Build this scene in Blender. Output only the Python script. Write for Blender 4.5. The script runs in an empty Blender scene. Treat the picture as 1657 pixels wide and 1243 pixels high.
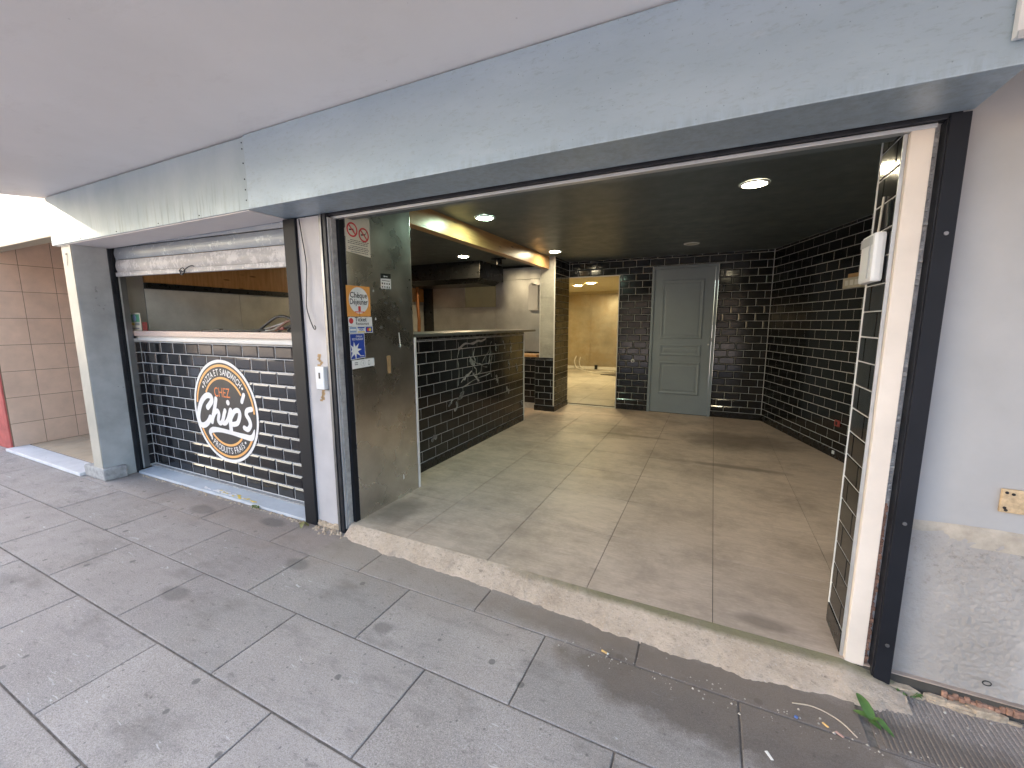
import bpy, bmesh, math, random
from mathutils import Matrix, Vector, noise
random.seed(11)
sc = bpy.context.scene
R = math.radians

# ------------------------------------------------------------------ camera
cam = bpy.data.cameras.new('camera'); camo = bpy.data.objects.new('camera', cam)
sc.collection.objects.link(camo); sc.camera = camo
cam.sensor_width = 36; cam.lens = 674.7 / 1657 * 36; cam.clip_start = .02; cam.clip_end = 900
camo.location = (0, 0, 1.45); camo.rotation_euler = (R(81.70), R(0.097), R(25.594))

# ------------------------------------------------------------------ sky, sun, exposure
SUN = Vector((1.0, .12, -.36)).normalized()          # direction the light travels
w = bpy.data.worlds.new('World'); sc.world = w; w.use_nodes = True
wn = w.node_tree.nodes; wl = w.node_tree.links
sky = wn.new('ShaderNodeTexSky'); sky.sky_type = 'NISHITA'; sky.sun_disc = False
sky.sun_elevation = math.asin(-SUN.z); sky.sun_rotation = math.atan2(-SUN.x, -SUN.y) % (2 * math.pi)
sky.air_density = 1.0; sky.dust_density = 2.4
bg = wn['Background']; bg.inputs['Strength'].default_value = .15
wl.new(sky.outputs[0], bg.inputs['Color'])
sl = bpy.data.lights.new('sun', 'SUN'); so = bpy.data.objects.new('sun', sl); sc.collection.objects.link(so)
sl.energy = 2.6; sl.angle = R(.5); sl.color = (1, .88, .70)
so.rotation_euler = SUN.to_track_quat('-Z', 'Y').to_euler(); so.location = (-30, -20, 30)
sc.view_settings.view_transform = 'Standard'; sc.view_settings.look = 'None'
sc.view_settings.exposure = 2.70; sc.view_settings.gamma = 1
sc.view_settings.use_curve_mapping = False
sc.cycles.use_denoising = True
sc.cycles.max_bounces = 10; sc.cycles.diffuse_bounces = 6; sc.cycles.glossy_bounces = 5
sc.cycles.sample_clamp_indirect = 6

# ------------------------------------------------------------------ materials
class NT:
    def __init__(s, name):
        s.m = bpy.data.materials.new(name); s.m.use_nodes = True
        s.t = s.m.node_tree; s.b = s.t.nodes['Principled BSDF']; s._p = None
    def n(s, typ, **k):
        x = s.t.nodes.new('ShaderNode' + typ)
        for a, v in k.items(): setattr(x, a, v)
        return x
    def set(s, sock, v):
        if isinstance(v, bpy.types.NodeSocket): s.t.links.new(v, sock)
        elif isinstance(v, (tuple, list)) and len(v) == 3 and sock.type == 'RGBA': sock.default_value = (*v, 1)
        else: sock.default_value = v
    def pos(s):
        if s._p is None: s._p = s.n('NewGeometry').outputs['Position']
        return s._p
    def scaled(s, sc_):
        if sc_ == (1, 1, 1): return s.pos()
        x = s.n('VectorMath', operation='MULTIPLY'); s.set(x.inputs[0], s.pos()); x.inputs[1].default_value = sc_
        return x.outputs[0]
    def noise(s, scale=5, detail=5, rough=.6, stretch=(1, 1, 1), dist=0):
        x = s.n('TexNoise'); s.set(x.inputs['Vector'], s.scaled(stretch))
        x.inputs['Scale'].default_value = scale; x.inputs['Detail'].default_value = detail
        x.inputs['Roughness'].default_value = rough; x.inputs['Distortion'].default_value = dist
        return x.outputs[0]
    def vor(s, scale, feature='F1', stretch=(1, 1, 1), out='Distance', rnd=1):
        x = s.n('TexVoronoi', feature=feature); s.set(x.inputs['Vector'], s.scaled(stretch)); x.inputs['Scale'].default_value = scale
        x.inputs['Randomness'].default_value = rnd
        return x.outputs[out]
    def ramp(s, f, a, b, lo=0.0, hi=1.0):
        x = s.n('MapRange'); s.set(x.inputs[0], f)
        x.inputs[1].default_value = a; x.inputs[2].default_value = b; x.inputs[3].default_value = lo; x.inputs[4].default_value = hi
        return x.outputs[0]
    def math(s, op, a, b=0.0, c=None):
        x = s.n('Math', operation=op); s.set(x.inputs[0], a); s.set(x.inputs[1], b)
        if c is not None: s.set(x.inputs[2], c)
        return x.outputs[0]
    def mix(s, f, a, b, blend='MIX'):
        x = s.n('MixRGB', blend_type=blend); s.set(x.inputs[0], f); s.set(x.inputs[1], a); s.set(x.inputs[2], b)
        return x.outputs[0]
    def rnd(s): return s.n('ObjectInfo').outputs['Random']
    def sep(s):
        x = s.n('SeparateXYZ'); s.set(x.inputs[0], s.pos()); return x.outputs
    def blob(s, c, r, nscale=4, amp=.5, soft=.3):
        a = s.n('VectorMath', operation='SUBTRACT'); s.set(a.inputs[0], s.pos()); a.inputs[1].default_value = c
        b = s.n('VectorMath', operation='DIVIDE'); s.set(b.inputs[0], a.outputs[0]); b.inputs[1].default_value = r
        l = s.n('VectorMath', operation='LENGTH'); s.set(l.inputs[0], b.outputs[0])
        d = s.math('ADD', l.outputs['Value'], s.math('MULTIPLY', s.math('SUBTRACT', s.noise(nscale, 4, .6), .5), amp * 2))
        return s.ramp(d, 1 - soft, 1 + soft, 1, 0)
    def bump(s, h, strength=.3, dist=.01):
        x = s.n('Bump'); x.inputs['Strength'].default_value = strength; x.inputs['Distance'].default_value = dist
        s.set(x.inputs['Height'], h)
        old = s.b.inputs['Normal'].links
        if old: s.set(x.inputs['Normal'], old[0].from_socket)
        s.t.links.new(x.outputs[0], s.b.inputs['Normal'])
    def done(s, col=None, rough=None, metal=0, spec=None):
        if col is not None: s.set(s.b.inputs['Base Color'], col)
        if rough is not None: s.set(s.b.inputs['Roughness'], rough)
        s.set(s.b.inputs['Metallic'], metal)
        if spec is not None: s.set(s.b.inputs['Specular IOR Level'], spec)
        return s.m

def plain(name, col, rough=.5, metal=0, var=.25, vs=6, bump=0, bs=150, spec=None, stretch=(1, 1, 1), rnd=0):
    t = NT(name)
    dk = tuple(c * (1 - var) for c in col); lt = tuple(min(1, c * (1 + var)) for c in col)
    c = t.mix(t.ramp(t.noise(vs, 6, .65, stretch), .3, .7), dk, lt)
    if rnd: c = t.mix(t.math('MULTIPLY', t.rnd(), rnd), c, tuple(x * .55 for x in col))
    if bump: t.bump(t.noise(bs, 4, .6), bump, .004)
    rr = t.ramp(t.noise(vs * 2.3, 5, .6, stretch), .3, .7, max(.03, rough - .08), min(1, rough + .1))
    return t.done(c, rr, metal, spec)

def chipped(name, col, chip, rough=.5, scale=9, th=.64, var=.12, bump=.15, bs=60, fine=40):
    t = NT(name)
    dk = tuple(c * (1 - var) for c in col); lt = tuple(min(1, c * (1 + var)) for c in col)
    c = t.mix(t.ramp(t.noise(4, 6, .6), .3, .7), dk, lt)
    n = t.math('ADD', t.math('MULTIPLY', t.noise(scale, 5, .65), .7), t.math('MULTIPLY', t.noise(fine, 4, .6), .3))
    m = t.ramp(n, th, th + .025)
    c = t.mix(m, c, chip)
    t.bump(t.math('SUBTRACT', t.math('MULTIPLY', t.noise(bs, 4, .6), .5), m), bump, .004)
    return t.done(c, rough)

def m_paving():
    t = NT('paving_concrete')
    base = t.mix(t.ramp(t.noise(2.2, 7, .65), .32, .68), (.325, .285, .262), (.455, .405, .378))
    base = t.mix(t.math('MULTIPLY', t.rnd(), .5), base, (.235, .212, .198))
    grain = t.noise(260, 4, .85)
    base = t.mix(t.ramp(grain, .36, .50, .75, 0), base, (.11, .10, .095))
    base = t.mix(t.ramp(grain, .54, .66, 0, .65), base, (.58, .55, .53))
    g2 = t.noise(110, 4, .8); base = t.mix(t.ramp(g2, .34, .47, .55, 0), base, (.14, .125, .117)); base = t.mix(t.ramp(g2, .56, .68, 0, .45), base, (.56, .52, .49))
    # smudges running along the walk, gum spots, pale scuffs
    base = t.mix(t.ramp(t.noise(3.5, 6, .7, (.7, 1.6, 1)), .52, .68, 0, .6), base, (.165, .148, .138))
    base = t.mix(t.ramp(t.noise(14, 5, .7, (.8, 1.8, 1)), .58, .70, 0, .6), base, (.135, .122, .114))
    v = t.vor(5.5); base = t.mix(t.ramp(v, .075, .095, .65, 0), base, (.085, .082, .08))
    v2 = t.vor(17); base = t.mix(t.ramp(v2, .07, .10, .6, 0), base, (.09, .085, .08))
    sc1 = t.math('MULTIPLY', t.ramp(t.noise(30, 3, .5, (.35, 1.5, 1), 1.5), .66, .70), t.ramp(t.noise(3, 2), .52, .6))
    base = t.mix(t.math('MULTIPLY', sc1, .6), base, (.62, .6, .6))
    # brown grime washed out from the threshold
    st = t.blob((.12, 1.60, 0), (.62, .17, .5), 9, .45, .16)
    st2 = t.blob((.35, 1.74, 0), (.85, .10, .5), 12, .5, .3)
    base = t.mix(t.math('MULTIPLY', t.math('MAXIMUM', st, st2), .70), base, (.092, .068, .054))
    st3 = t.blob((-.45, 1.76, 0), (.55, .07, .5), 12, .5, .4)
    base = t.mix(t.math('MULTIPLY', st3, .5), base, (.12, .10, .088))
    warm_tint = t.blob((-1.9, 1.92, 0), (3.3, .30, .5), 6, .5, .5)  # broad warm tint painted along the facade for the warmer light there
    base = t.mix(t.math('MULTIPLY', warm_tint, .5), base, (.27, .205, .16))
    for c_, r_ in (((-2.55, 1.08, 0), (.10, .05, .5)), ((-3.55, 1.75, 0), (.13, .06, .5)), ((-2.2, 1.56, 0), (.09, .05, .5)), ((-2.85, 1.85, 0), (.12, .05, .5)), ((-1.35, 1.37, 0), (.05, .035, .5))):
        base = t.mix(t.math('MULTIPLY', t.blob(c_, r_, 14, .3, .25), .55), base, (.11, .10, .096))
    t.bump(grain, .35, .003); t.bump(t.noise(60, 5, .7), .25, .004)
    return t.done(base, t.ramp(t.noise(9, 4), .3, .7, .62, .85))

def m_floor(name, a, b, bias=0):
    t = NT(name)
    c = t.mix(t.ramp(t.noise(5, 8, .7, (.55, 2.4, 1)), .3, .7), a, b)
    c = t.mix(t.ramp(t.noise(38, 5, .75, (.4, 2.6, 1)), .45, .75, 0, .45), c, tuple(x * 1.35 for x in b))
    c = t.mix(t.ramp(t.noise(1.5, 6, .75), .44, .68, 0, .75), c, tuple(x * .52 for x in a))
    c = t.mix(t.math('MULTIPLY', t.rnd(), .22), c, tuple(x * .6 for x in a))
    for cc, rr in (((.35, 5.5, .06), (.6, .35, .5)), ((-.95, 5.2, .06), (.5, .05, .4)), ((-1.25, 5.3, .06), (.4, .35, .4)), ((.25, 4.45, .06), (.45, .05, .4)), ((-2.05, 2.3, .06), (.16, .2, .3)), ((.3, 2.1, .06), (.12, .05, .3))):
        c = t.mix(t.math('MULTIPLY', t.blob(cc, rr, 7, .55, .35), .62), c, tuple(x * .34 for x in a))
    t.bump(t.noise(30, 6, .7, (.5, 2.2, 1)), .12, .003)
    return t.done(c, t.ramp(t.noise(6, 5, .7, (.6, 2, 1)), .3, .7, .42, .62))

def m_blacktile(name, base=(.0075, .0078, .009), rough=.09):
    t = NT(name)
    c = t.mix(t.rnd(), base, tuple(x * 1.6 for x in base))
    c = t.mix(t.ramp(t.noise(7, 6, .7), .58, .8, 0, .10), c, (.04, .04, .04))
    t.bump(t.noise(11, 2, .5), .05, .004)
    return t.done(c, t.ramp(t.noise(9, 5, .65), .35, .75, rough, rough + .10), 0, .55)

def m_steel(name, col, rough=.26, smudge=.35, stretch=(1, 1, 14), metal=1, warm=None):
    t = NT(name)
    c = t.mix(t.ramp(t.noise(3, 6, .65), .3, .7), tuple(x * .8 for x in col), tuple(min(1, x * 1.15) for x in col))
    if warm: c = t.mix(t.ramp(t.noise(1.6, 5, .7), .42, .68), c, warm)
    if smudge > .06: c = t.mix(t.ramp(t.noise(7, 5, .7), .58, .74, 0, smudge), c, tuple(x * .35 for x in col))
    t.bump(t.noise(60, 3, .6, stretch), .03, .003); t.bump(t.noise(3.5, 1, .4), .06, .012)
    return t.done(c, t.ramp(t.noise(4, 3, .5), .3, .7, rough - .03, rough + .09), metal)

def m_fascia():
    t = NT('galvanised_fascia')
    c = t.mix(t.ramp(t.noise(2.2, 6, .6, (.6, 1, 2)), .3, .7), (.335, .42, .495), (.415, .505, .585))
    c = t.mix(t.ramp(t.noise(55, 4, .7, (.55, 1, 1.5)), .54, .70, 0, .45), c, (.27, .315, .34))
    c = t.mix(t.ramp(t.vor(34), .06, .085, .55, 0), c, (.16, .19, .2))
    z = t.sep()[2]; grime = t.math('MULTIPLY', t.ramp(t.math('ADD', z, t.math('MULTIPLY', t.noise(9, 5, .7, (1, 1, .3)), .10)), 2.235, 2.175), t.ramp(t.noise(30, 5, .75, (1, 1, .15)), .42, .62))
    c = t.mix(t.math('MULTIPLY', grime, .45), c, (.22, .25, .26))
    c = t.mix(t.ramp(t.noise(6, 7, .8, (.3, 1, 1.2)), .58, .68, 0, .3), c, (.52, .58, .63))
    t.bump(t.noise(1.6, 3, .5), .12, .03); t.bump(t.noise(70, 4, .7, (.6, 1, 1.4)), .16, .003)
    return t.done(c, t.ramp(t.noise(4, 5, .6), .3, .7, .36, .52), .35)
def m_fascia_left():
    t = NT('brushed_fascia')
    x, y, z = t.sep()
    c = t.mix(t.ramp(t.noise(2.5, 6, .6, (1.2, 1, .6)), .3, .7), (.31, .385, .44), (.42, .49, .54))
    streak = t.math('MULTIPLY', t.ramp(t.noise(26, 6, .75, (1.4, 1, .09)), .5, .66), t.ramp(t.math('ADD', z, t.math('MULTIPLY', t.noise(3), .2)), 2.46, 2.28))
    c = t.mix(t.math('MULTIPLY', streak, .7), c, (.19, .225, .235))
    t.bump(t.noise(60, 4, .7, (2, 1, .4)), .1, .003)
    return t.done(c, t.ramp(t.noise(4, 5, .6), .3, .7, .34, .5), .4)

def m_rough_render():
    t = NT('rough_render')
    c = t.mix(t.ramp(t.noise(3, 6, .65), .3, .7), (.31, .28, .25), (.41, .375, .345))
    x, y, z = t.sep()
    c = t.mix(t.math('MULTIPLY', t.ramp(t.noise(38, 6, .75), .54, .68), t.ramp(t.math('ADD', z, t.math('MULTIPLY', t.noise(3.5), .35)), .42, .78, 0, .7)), c, (.19, .165, .14))
    c = t.mix(t.blob((1.28, 2.0, .22), (.2, .3, .3), 5, .3, .15), c, (.48, .45, .43))
    t.bump(t.noise(85, 6, .7), .7, .006); t.bump(t.noise(14, 4, .6), .35, .01)
    return t.done(c, .85)

def m_ramp():
    t = NT('threshold_concrete')
    c = t.mix(t.ramp(t.noise(5, 7, .7), .3, .7), (.43, .33, .245), (.64, .51, .40))
    c = t.mix(t.ramp(t.noise(55, 5, .8), .55, .68, 0, .75), c, (.22, .165, .125))
    c = t.mix(t.ramp(t.noise(110, 4, .8), .58, .66, 0, .7), c, (.68, .60, .52))
    c = t.mix(t.blob((.1, 1.99, .06), (.9, .035, .1), 9, .5, .4), c, (.22, .19, .11))
    c = t.mix(t.ramp(t.noise(24, 6, .8), .60, .68, 0, .75), c, (.16, .12, .095))
    c = t.mix(t.ramp(t.noise(6, 6, .75), .52, .68, 0, .5), c, (.27, .215, .17))
    t.bump(t.noise(70, 6, .75), .8, .008)
    return t.done(c, .9)

def m_wood(name, a, b, along=1, rough=.4):
    t = NT(name)
    st = [6, 6, 6]; st[along] = .5
    c = t.mix(t.ramp(t.noise(6, 6, .65, tuple(st), .6), .3, .7), a, b)
    c = t.mix(t.ramp(t.vor(6, stretch=(2, .45, 2)), .07, .13, .8, 0), c, tuple(x * .3 for x in a))
    return t.done(c, rough)

def m_shutter_paint():
    t = NT('worn_shutter_paint')
    c = t.mix(t.ramp(t.noise(5, 6, .6, (1, 1, 2)), .3, .7), (.20, .23, .27), (.28, .31, .35))
    n = t.math('ADD', t.math('MULTIPLY', t.noise(8, 6, .75, (.6, 1, 1.2)), .65), t.math('MULTIPLY', t.noise(45, 4, .7, (1, 1, .6)), .35))
    c = t.mix(t.ramp(n, .55, .60, 0, .7), c, (.46, .50, .54))
    t.bump(n, .15, .003)
    return t.done(c, .45, .2)
def m_shutter_white():
    t = NT('peeled_shutter_paint')
    c = t.mix(t.ramp(t.noise(5, 6, .6, (1, 1, 2)), .3, .7), (.36, .345, .34), (.46, .445, .44))
    n = t.math('ADD', t.math('MULTIPLY', t.noise(7, 6, .75, (.7, 1, 1.2)), .65), t.math('MULTIPLY', t.noise(45, 4, .7, (1, 1, .5)), .35))
    c = t.mix(t.ramp(n, .50, .54, 0, .8), c, (.62, .60, .585))
    t.bump(n, .2, .003)
    return t.done(c, .5)

def emit(name, col, s):
    t = NT(name); t.set(t.b.inputs['Emission Color'], col); t.b.inputs['Emission Strength'].default_value = s
    return t.done((.8, .8, .8), .5)

def m_soffit():
    t = NT('soffit_paint')
    c = t.mix(t.ramp(t.noise(1.1, 6, .6), .3, .7), (.74, .715, .70), (.82, .795, .785))
    c = t.mix(t.ramp(t.noise(3.2, 7, .75, (.6, 1.4, 1)), .56, .74, 0, .35), c, (.60, .565, .545))
    c = t.mix(t.ramp(t.vor(6), .018, .028, .5, 0), c, (.45, .42, .40))
    t.bump(t.noise(45, 5, .65), .14, .004); t.bump(t.noise(2.2, 4, .5), .15, .02)
    return t.done(c, .55)

MT = dict(
    paving=m_paving(), joint=plain('joint_dirt', (.165, .142, .125), .95, var=.4, vs=30, bump=.5),
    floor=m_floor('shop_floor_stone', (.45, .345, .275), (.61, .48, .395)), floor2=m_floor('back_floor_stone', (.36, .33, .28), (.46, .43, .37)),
    grout_floor=plain('floor_grout', (.07, .062, .052), .9),
    black=m_blacktile('black_glazed_tile'), black_front=m_blacktile('black_glazed_street_tile', (.011, .0105, .012), .07),
    black_dull=m_blacktile('black_counter_tile', (.0065, .0065, .007), .12),
    grout=plain('white_grout', (.54, .53, .52), .9, var=.1), grout_in=plain('grey_grout', (.50, .49, .47), .9, var=.25, vs=9),
    plinth=plain('black_plinth', (.008, .008, .009), .25),
    soffit=m_soffit(),
    fascia=m_fascia(), fascia_l=m_fascia_left(),
    under_l=plain('underside_paint', (.70, .66, .65), .55, var=.05, vs=2), 
    white=chipped('white_column_paint', (.46, .44, .445), (.43, .36, .29), .5, 7, .69),
    cream=chipped('cream_pillar_paint', (.42, .39, .33), (.5, .46, .42), .55, 8, .70),
    pillar=chipped('grey_pillar_paint', (.41, .415, .41), (.25, .25, .245), .5, 6, .62, .2),
    darkmetal=plain('dark_guide_metal', (.028, .029, .034), .38, .3, var=.35, vs=9, bump=.1),
    post=chipped('black_post_paint', (.012, .013, .017), (.26, .25, .24), .5, 30, .735, .2, .1),
    guide=m_steel('grey_guide_steel', (.23, .23, .235), .36, .5, (14, 14, 1), .85),
    alu=plain('pale_aluminium', (.55, .56, .57), .4, .6, var=.12),
    casing=chipped('casing_paint', (.76, .66, .56), (.56, .43, .33), .55, 5, .68, .08),
    concrete=plain('grey_mortar', (.36, .35, .34), .9, var=.3, vs=22, bump=.6, bs=70),
    brick=plain('exposed_brick', (.34, .19, .13), .95, var=.45, vs=40, bump=.9, bs=60),
    wall=chipped('grey_plaster_paint', (.40, .385, .375), (.30, .285, .27), .6, 26, .685, .07, .14, 30, 110),
    render=m_rough_render(), ramp=m_ramp(), 
    band=plain('bare_plaster_band', (.43, .37, .30), .9, var=.18, vs=20, bump=.5, bs=60),
    steel=m_steel('stainless_partition', (.68, .67, .66), .25, .04, (1, 14, 1)),
    steelk=m_steel('kitchen_steel', (.56, .57, .565), .36, .05, (1, 1, 14), .9),
    steelb=m_steel('stained_back_steel', (.52, .47, .37), .34, .12, (14, 1, 1), .8, (.46, .36, .23)),
    steel_l=m_steel('brushed_side_steel', (.72, .72, .68), .42, .08, (1, 14, 1), .25),
    ceiling=plain('dark_ceiling_paint', (.098, .120, .126), .42, var=.12, vs=2.5, bump=.03, bs=60),
    hood=plain('black_hood_enamel', (.009, .010, .011), .3, var=.3),
    beam=m_wood('varnished_beam', (.44, .23, .09), (.60, .36, .16), 1, .33), 
    copper=m_wood('oiled_wood_panel', (.44, .21, .07), (.64, .34, .13), 2, .25),
    pipe=plain('copper_pipe', (.45, .2, .09), .35, .8),
    door=plain('grey_door_paint', (.27, .315, .35), .62, var=.06, vs=3, bump=.04, bs=120),
    trim=plain('white_edge_trim', (.74, .72, .68), .5, var=.08), 
    plastic=plain('white_plastic', (.72, .72, .72), .35, var=.04), plastic_g=plain('grey_plastic', (.42, .43, .44), .4, var=.04),
    beigebox=plain('aged_plastic', (.52, .48, .40), .5, var=.1), red=plain('red_plastic', (.26, .05, .04), .5, var=.3, vs=30),
    cream_wall=plain('cream_back_paint', (.70, .62, .42), .6, var=.06), cream_panel=plain('cream_panel_paint', (.50, .49, .32), .5, var=.08),
    coltile=m_floor('beige_column_tile', (.36, .35, .31), (.48, .46, .41)),
    granite=None, sill=chipped('grey_sill_paint', (.52, .545, .58), (.36, .35, .34), .65, 8, .66),
    hall=plain('beige_hall_tile', (.74, .53, .40), .38, var=.10, vs=5, rnd=.12), hallgrout=plain('hall_grout', (.22, .14, .09), .9),
    hallfloor=plain('cream_floor_tile', (.60, .47, .33), .4, var=.12, vs=5, rnd=.15), marble=plain('white_marble', (.72, .72, .74), .35, var=.10, vs=7),
    redwall=plain('red_render', (.45, .10, .085), .85, var=.2, vs=8, bump=.8, bs=25), lintel=plain('cream_lintel_paint', (.41, .35, .26), .7, var=.05),
    pinkwall=plain('pinkish_upper_wall', (.38, .29, .25), .75, var=.05),
    cable_b=plain('black_cable', (.015, .015, .016), .45), cable_w=plain('white_cable', (.62, .6, .56), .45), cable_br=plain('brown_cable', (.17, .08, .05), .5),
    asphalt=plain('pale_bounce_road', (.60, .50, .44), .9, var=.12, vs=4), earth=plain('far_ground', (.34, .30, .25), .95),
    kerb=plain('kerb_stone', (.34, .33, .31), .8), 
    house=plain('peach_render', (.62, .44, .31), .85, var=.08, vs=1), roof=plain('roof_tile', (.34, .16, .10), .85, var=.25, vs=6), glass=plain('window_glass', (.03, .035, .04), .06),
    p_white=plain('print_white', (.80, .80, .78), .45, var=.05), p_black=plain('print_black', (.012, .012, .013), .4), p_grey=plain('print_grey', (.30, .30, .30), .5),
    p_logo=plain('print_charcoal', (.040, .036, .037), .38, var=.08), p_logow=plain('print_logo_white', (.82, .79, .77), .42, var=.05),
    p_or=plain('print_orange', (.80, .36, .09), .42, var=.06), p_orl=plain('print_pale_orange', (.86, .44, .14), .42, var=.06), p_chez=plain('print_deep_orange', (.78, .22, .05), .45),
    p_red=plain('print_red', (.62, .045, .05), .45), p_blue=plain('print_blue', (.02, .06, .36), .4), p_lblue=plain('print_light_blue', (.30, .42, .62), .4),
    p_cream=plain('print_paper', (.70, .66, .54), .55, var=.05), p_yel=plain('print_yellow', (.75, .55, .08), .5), p_green=plain('print_green', (.10, .34, .20), .45),
    tape=plain('tape_residue', (.42, .27, .13), .7), glue=plain('dried_glue', (.30, .29, .275), .85, var=.4, vs=30),
    leaf=plain('fresh_leaf', (.085, .165, .04), .45, var=.3, vs=20), leaf_d=plain('dry_leaf', (.28, .25, .09), .6, var=.3, vs=30),
    butt=plain('cigarette_filter', (.70, .45, .17), .7), paper=plain('paper_scrap', (.75, .73, .70), .7), bluebit=plain('blue_scrap', (.08, .14, .36), .4), pink=plain('pink_scrap', (.50, .31, .26), .6),
    straw=plain('dry_stalk', (.50, .42, .33), .7), grit=plain('grit', (.40, .36, .31), .9, var=.5, vs=50), rust=plain('rusty_plate', (.55, .40, .24), .75, .1, var=.35, vs=30, bump=.5),
    dirt=plain('crumbled_mortar', (.46, .36, .26), .95, var=.4, vs=30, bump=1, bs=70),
)
def m_granite():
    t = NT('pink_granite')
    c = t.mix(t.ramp(t.noise(120, 3, .8), .4, .6), (.52, .36, .30), (.66, .56, .50))
    c = t.mix(t.ramp(t.noise(200, 2, .8), .60, .66, 0, .8), c, (.16, .13, .12))
    return t.done(c, .35)
MT['granite'] = m_granite()
for k_ in ('post', 'darkmetal'): MT[k_].node_tree.nodes['Principled BSDF'].inputs['Specular IOR Level'].default_value = .22

# ------------------------------------------------------------------ mesh helpers
col = sc.collection
class MB:
    def __init__(s): s.v = []; s.f = []
    def add(s, vs, fs):
        o = len(s.v); s.v += [tuple(p) for p in vs]; s.f += [tuple(i + o for i in f) for f in fs]; return s
    def box(s, x0, x1, y0, y1, z0, z1):
        return s.add([(x0, y0, z0), (x1, y0, z0), (x1, y1, z0), (x0, y1, z0), (x0, y0, z1), (x1, y0, z1), (x1, y1, z1), (x0, y1, z1)],
                     [(0, 3, 2, 1), (4, 5, 6, 7), (0, 1, 5, 4), (1, 2, 6, 5), (2, 3, 7, 6), (3, 0, 4, 7)])
    def prism(s, pts, z0, z1):                      # footprint counter-clockwise
        n = len(pts)
        return s.add([(x, y, z0) for x, y in pts] + [(x, y, z1) for x, y in pts],
                     [tuple(range(n - 1, -1, -1)), tuple(range(n, 2 * n))] + [(i, (i + 1) % n, n + (i + 1) % n, n + i) for i in range(n)])
    def profile_x(s, prof, x0, x1, dz0=0, dz1=0):   # closed (y,z) outline swept along x
        n = len(prof)
        return s.add([(x0, y, z + dz0) for y, z in prof] + [(x1, y, z + dz1) for y, z in prof],
                     [tuple(range(n)), tuple(range(2 * n - 1, n - 1, -1))] + [(i, n + i, n + (i + 1) % n, (i + 1) % n) for i in range(n)])
    def tube(s, pts, r, seg=8):
        pts = [Vector(p) for p in pts]; rs = r if isinstance(r, (list, tuple)) else [r] * len(pts)
        base = len(s.v); up = Vector((0, 0, 1)); prev = None
        for i, p in enumerate(pts):
            d = (pts[min(i + 1, len(pts) - 1)] - pts[max(i - 1, 0)]).normalized()
            a = d.cross(up) if prev is None else prev - d * prev.dot(d)
            if a.length < 1e-4: a = d.cross(Vector((1, 0, 0)))
            a.normalize(); prev = a; b = d.cross(a)
            for k in range(seg):
                t = 2 * math.pi * k / seg; s.v.append(tuple(p + (a * math.cos(t) + b * math.sin(t)) * rs[i]))
        for i in range(len(pts) - 1):
            for k in range(seg):
                q = base + i * seg; s.f.append((q + k, q + (k + 1) % seg, q + seg + (k + 1) % seg, q + seg + k))
        s.f.append(tuple(base + k for k in range(seg - 1, -1, -1))); q = base + (len(pts) - 1) * seg; s.f.append(tuple(q + k for k in range(seg)))
        return s
    def disc(s, c, r, z0, z1, seg=32):
        return s.prism([(c[0] + r * math.cos(2 * math.pi * k / seg), c[1] + r * math.sin(2 * math.pi * k / seg)) for k in range(seg)], z0, z1)
    def mesh(s, name, mat, bevel=0, smooth=False):
        me = bpy.data.meshes.new(name); me.from_pydata(s.v, [], s.f); me.validate(); me.update()
        if bevel or True:
            b = bmesh.new(); b.from_mesh(me); bmesh.ops.recalc_face_normals(b, faces=b.faces)
            if bevel: bmesh.ops.bevel(b, geom=[e for e in b.edges if e.calc_face_angle(0) > .5], offset=bevel, segments=2, profile=.6, affect='EDGES')
            b.to_mesh(me); b.free()
        if smooth:
            for p in me.polygons: p.use_smooth = True
        me.materials.append(mat)
        return me
    def build(s, name, mat, parent=None, bevel=0, smooth=False):
        return link(name, s.mesh(name, mat, bevel, smooth), parent)

def link(name, me, parent=None):
    o = bpy.data.objects.new(name, me); col.objects.link(o)
    if parent is not None: attach(o, parent)
    return o
def world(o):
    m = o.matrix_basis.copy()
    return world(o.parent) @ o.matrix_parent_inverse @ m if o.parent else m
def attach(o, p):
    o.parent = p; o.matrix_parent_inverse = world(p).inverted()
def tag(o, label=None, cat=None, group=None, kind=None):
    if label: o['label'] = label
    if cat: o['category'] = cat
    if group: o['group'] = group
    if kind: o['kind'] = kind
    return o
def thing(name, label, cat, loc=(0, 0, 0), group=None):
    o = bpy.data.objects.new(name, None); col.objects.link(o); o.location = loc; o.empty_display_size = .1
    return tag(o, label, cat, group)
def B(x0, x1, y0, y1, z0, z1): return MB().box(x0, x1, y0, y1, z0, z1)
def catmull(pts, n=8, closed=False):
    P = [Vector(p) for p in pts]; out = []
    for i in range(len(P) - 1):
        a, b, c, d = P[max(i - 1, 0)], P[i], P[i + 1], P[min(i + 2, len(P) - 1)]
        for k in range(n):
            t = k / n; out.append(.5 * ((2 * b) + (c - a) * t + (2 * a - 5 * b + 4 * c - d) * t * t + (3 * b - a - 3 * c + d) * t ** 3))
    out.append(P[-1]); return out

# ------------------------------------------------------------------ lettering
_txt = {}
def glyphs(s, bold=0.0):
    k = (s, bold)
    if k not in _txt:
        c = bpy.data.curves.new('t', 'FONT'); c.body = s; c.size = 1; c.offset = bold; c.resolution_u = 3; c.extrude = 0
        o = bpy.data.objects.new('t', c); col.objects.link(o)
        dg = bpy.context.evaluated_depsgraph_get(); me = bpy.data.meshes.new_from_object(o.evaluated_get(dg))
        _txt[k] = ([tuple(v.co) for v in me.vertices], [tuple(p.vertices) for p in me.polygons])
        bpy.data.objects.remove(o); bpy.data.curves.remove(c); bpy.data.meshes.remove(me)
    return _txt[k]
for ch in sorted(set('PIZZAETSANDWICHPRODUITSFRAIS')): glyphs(ch, .012)

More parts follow.
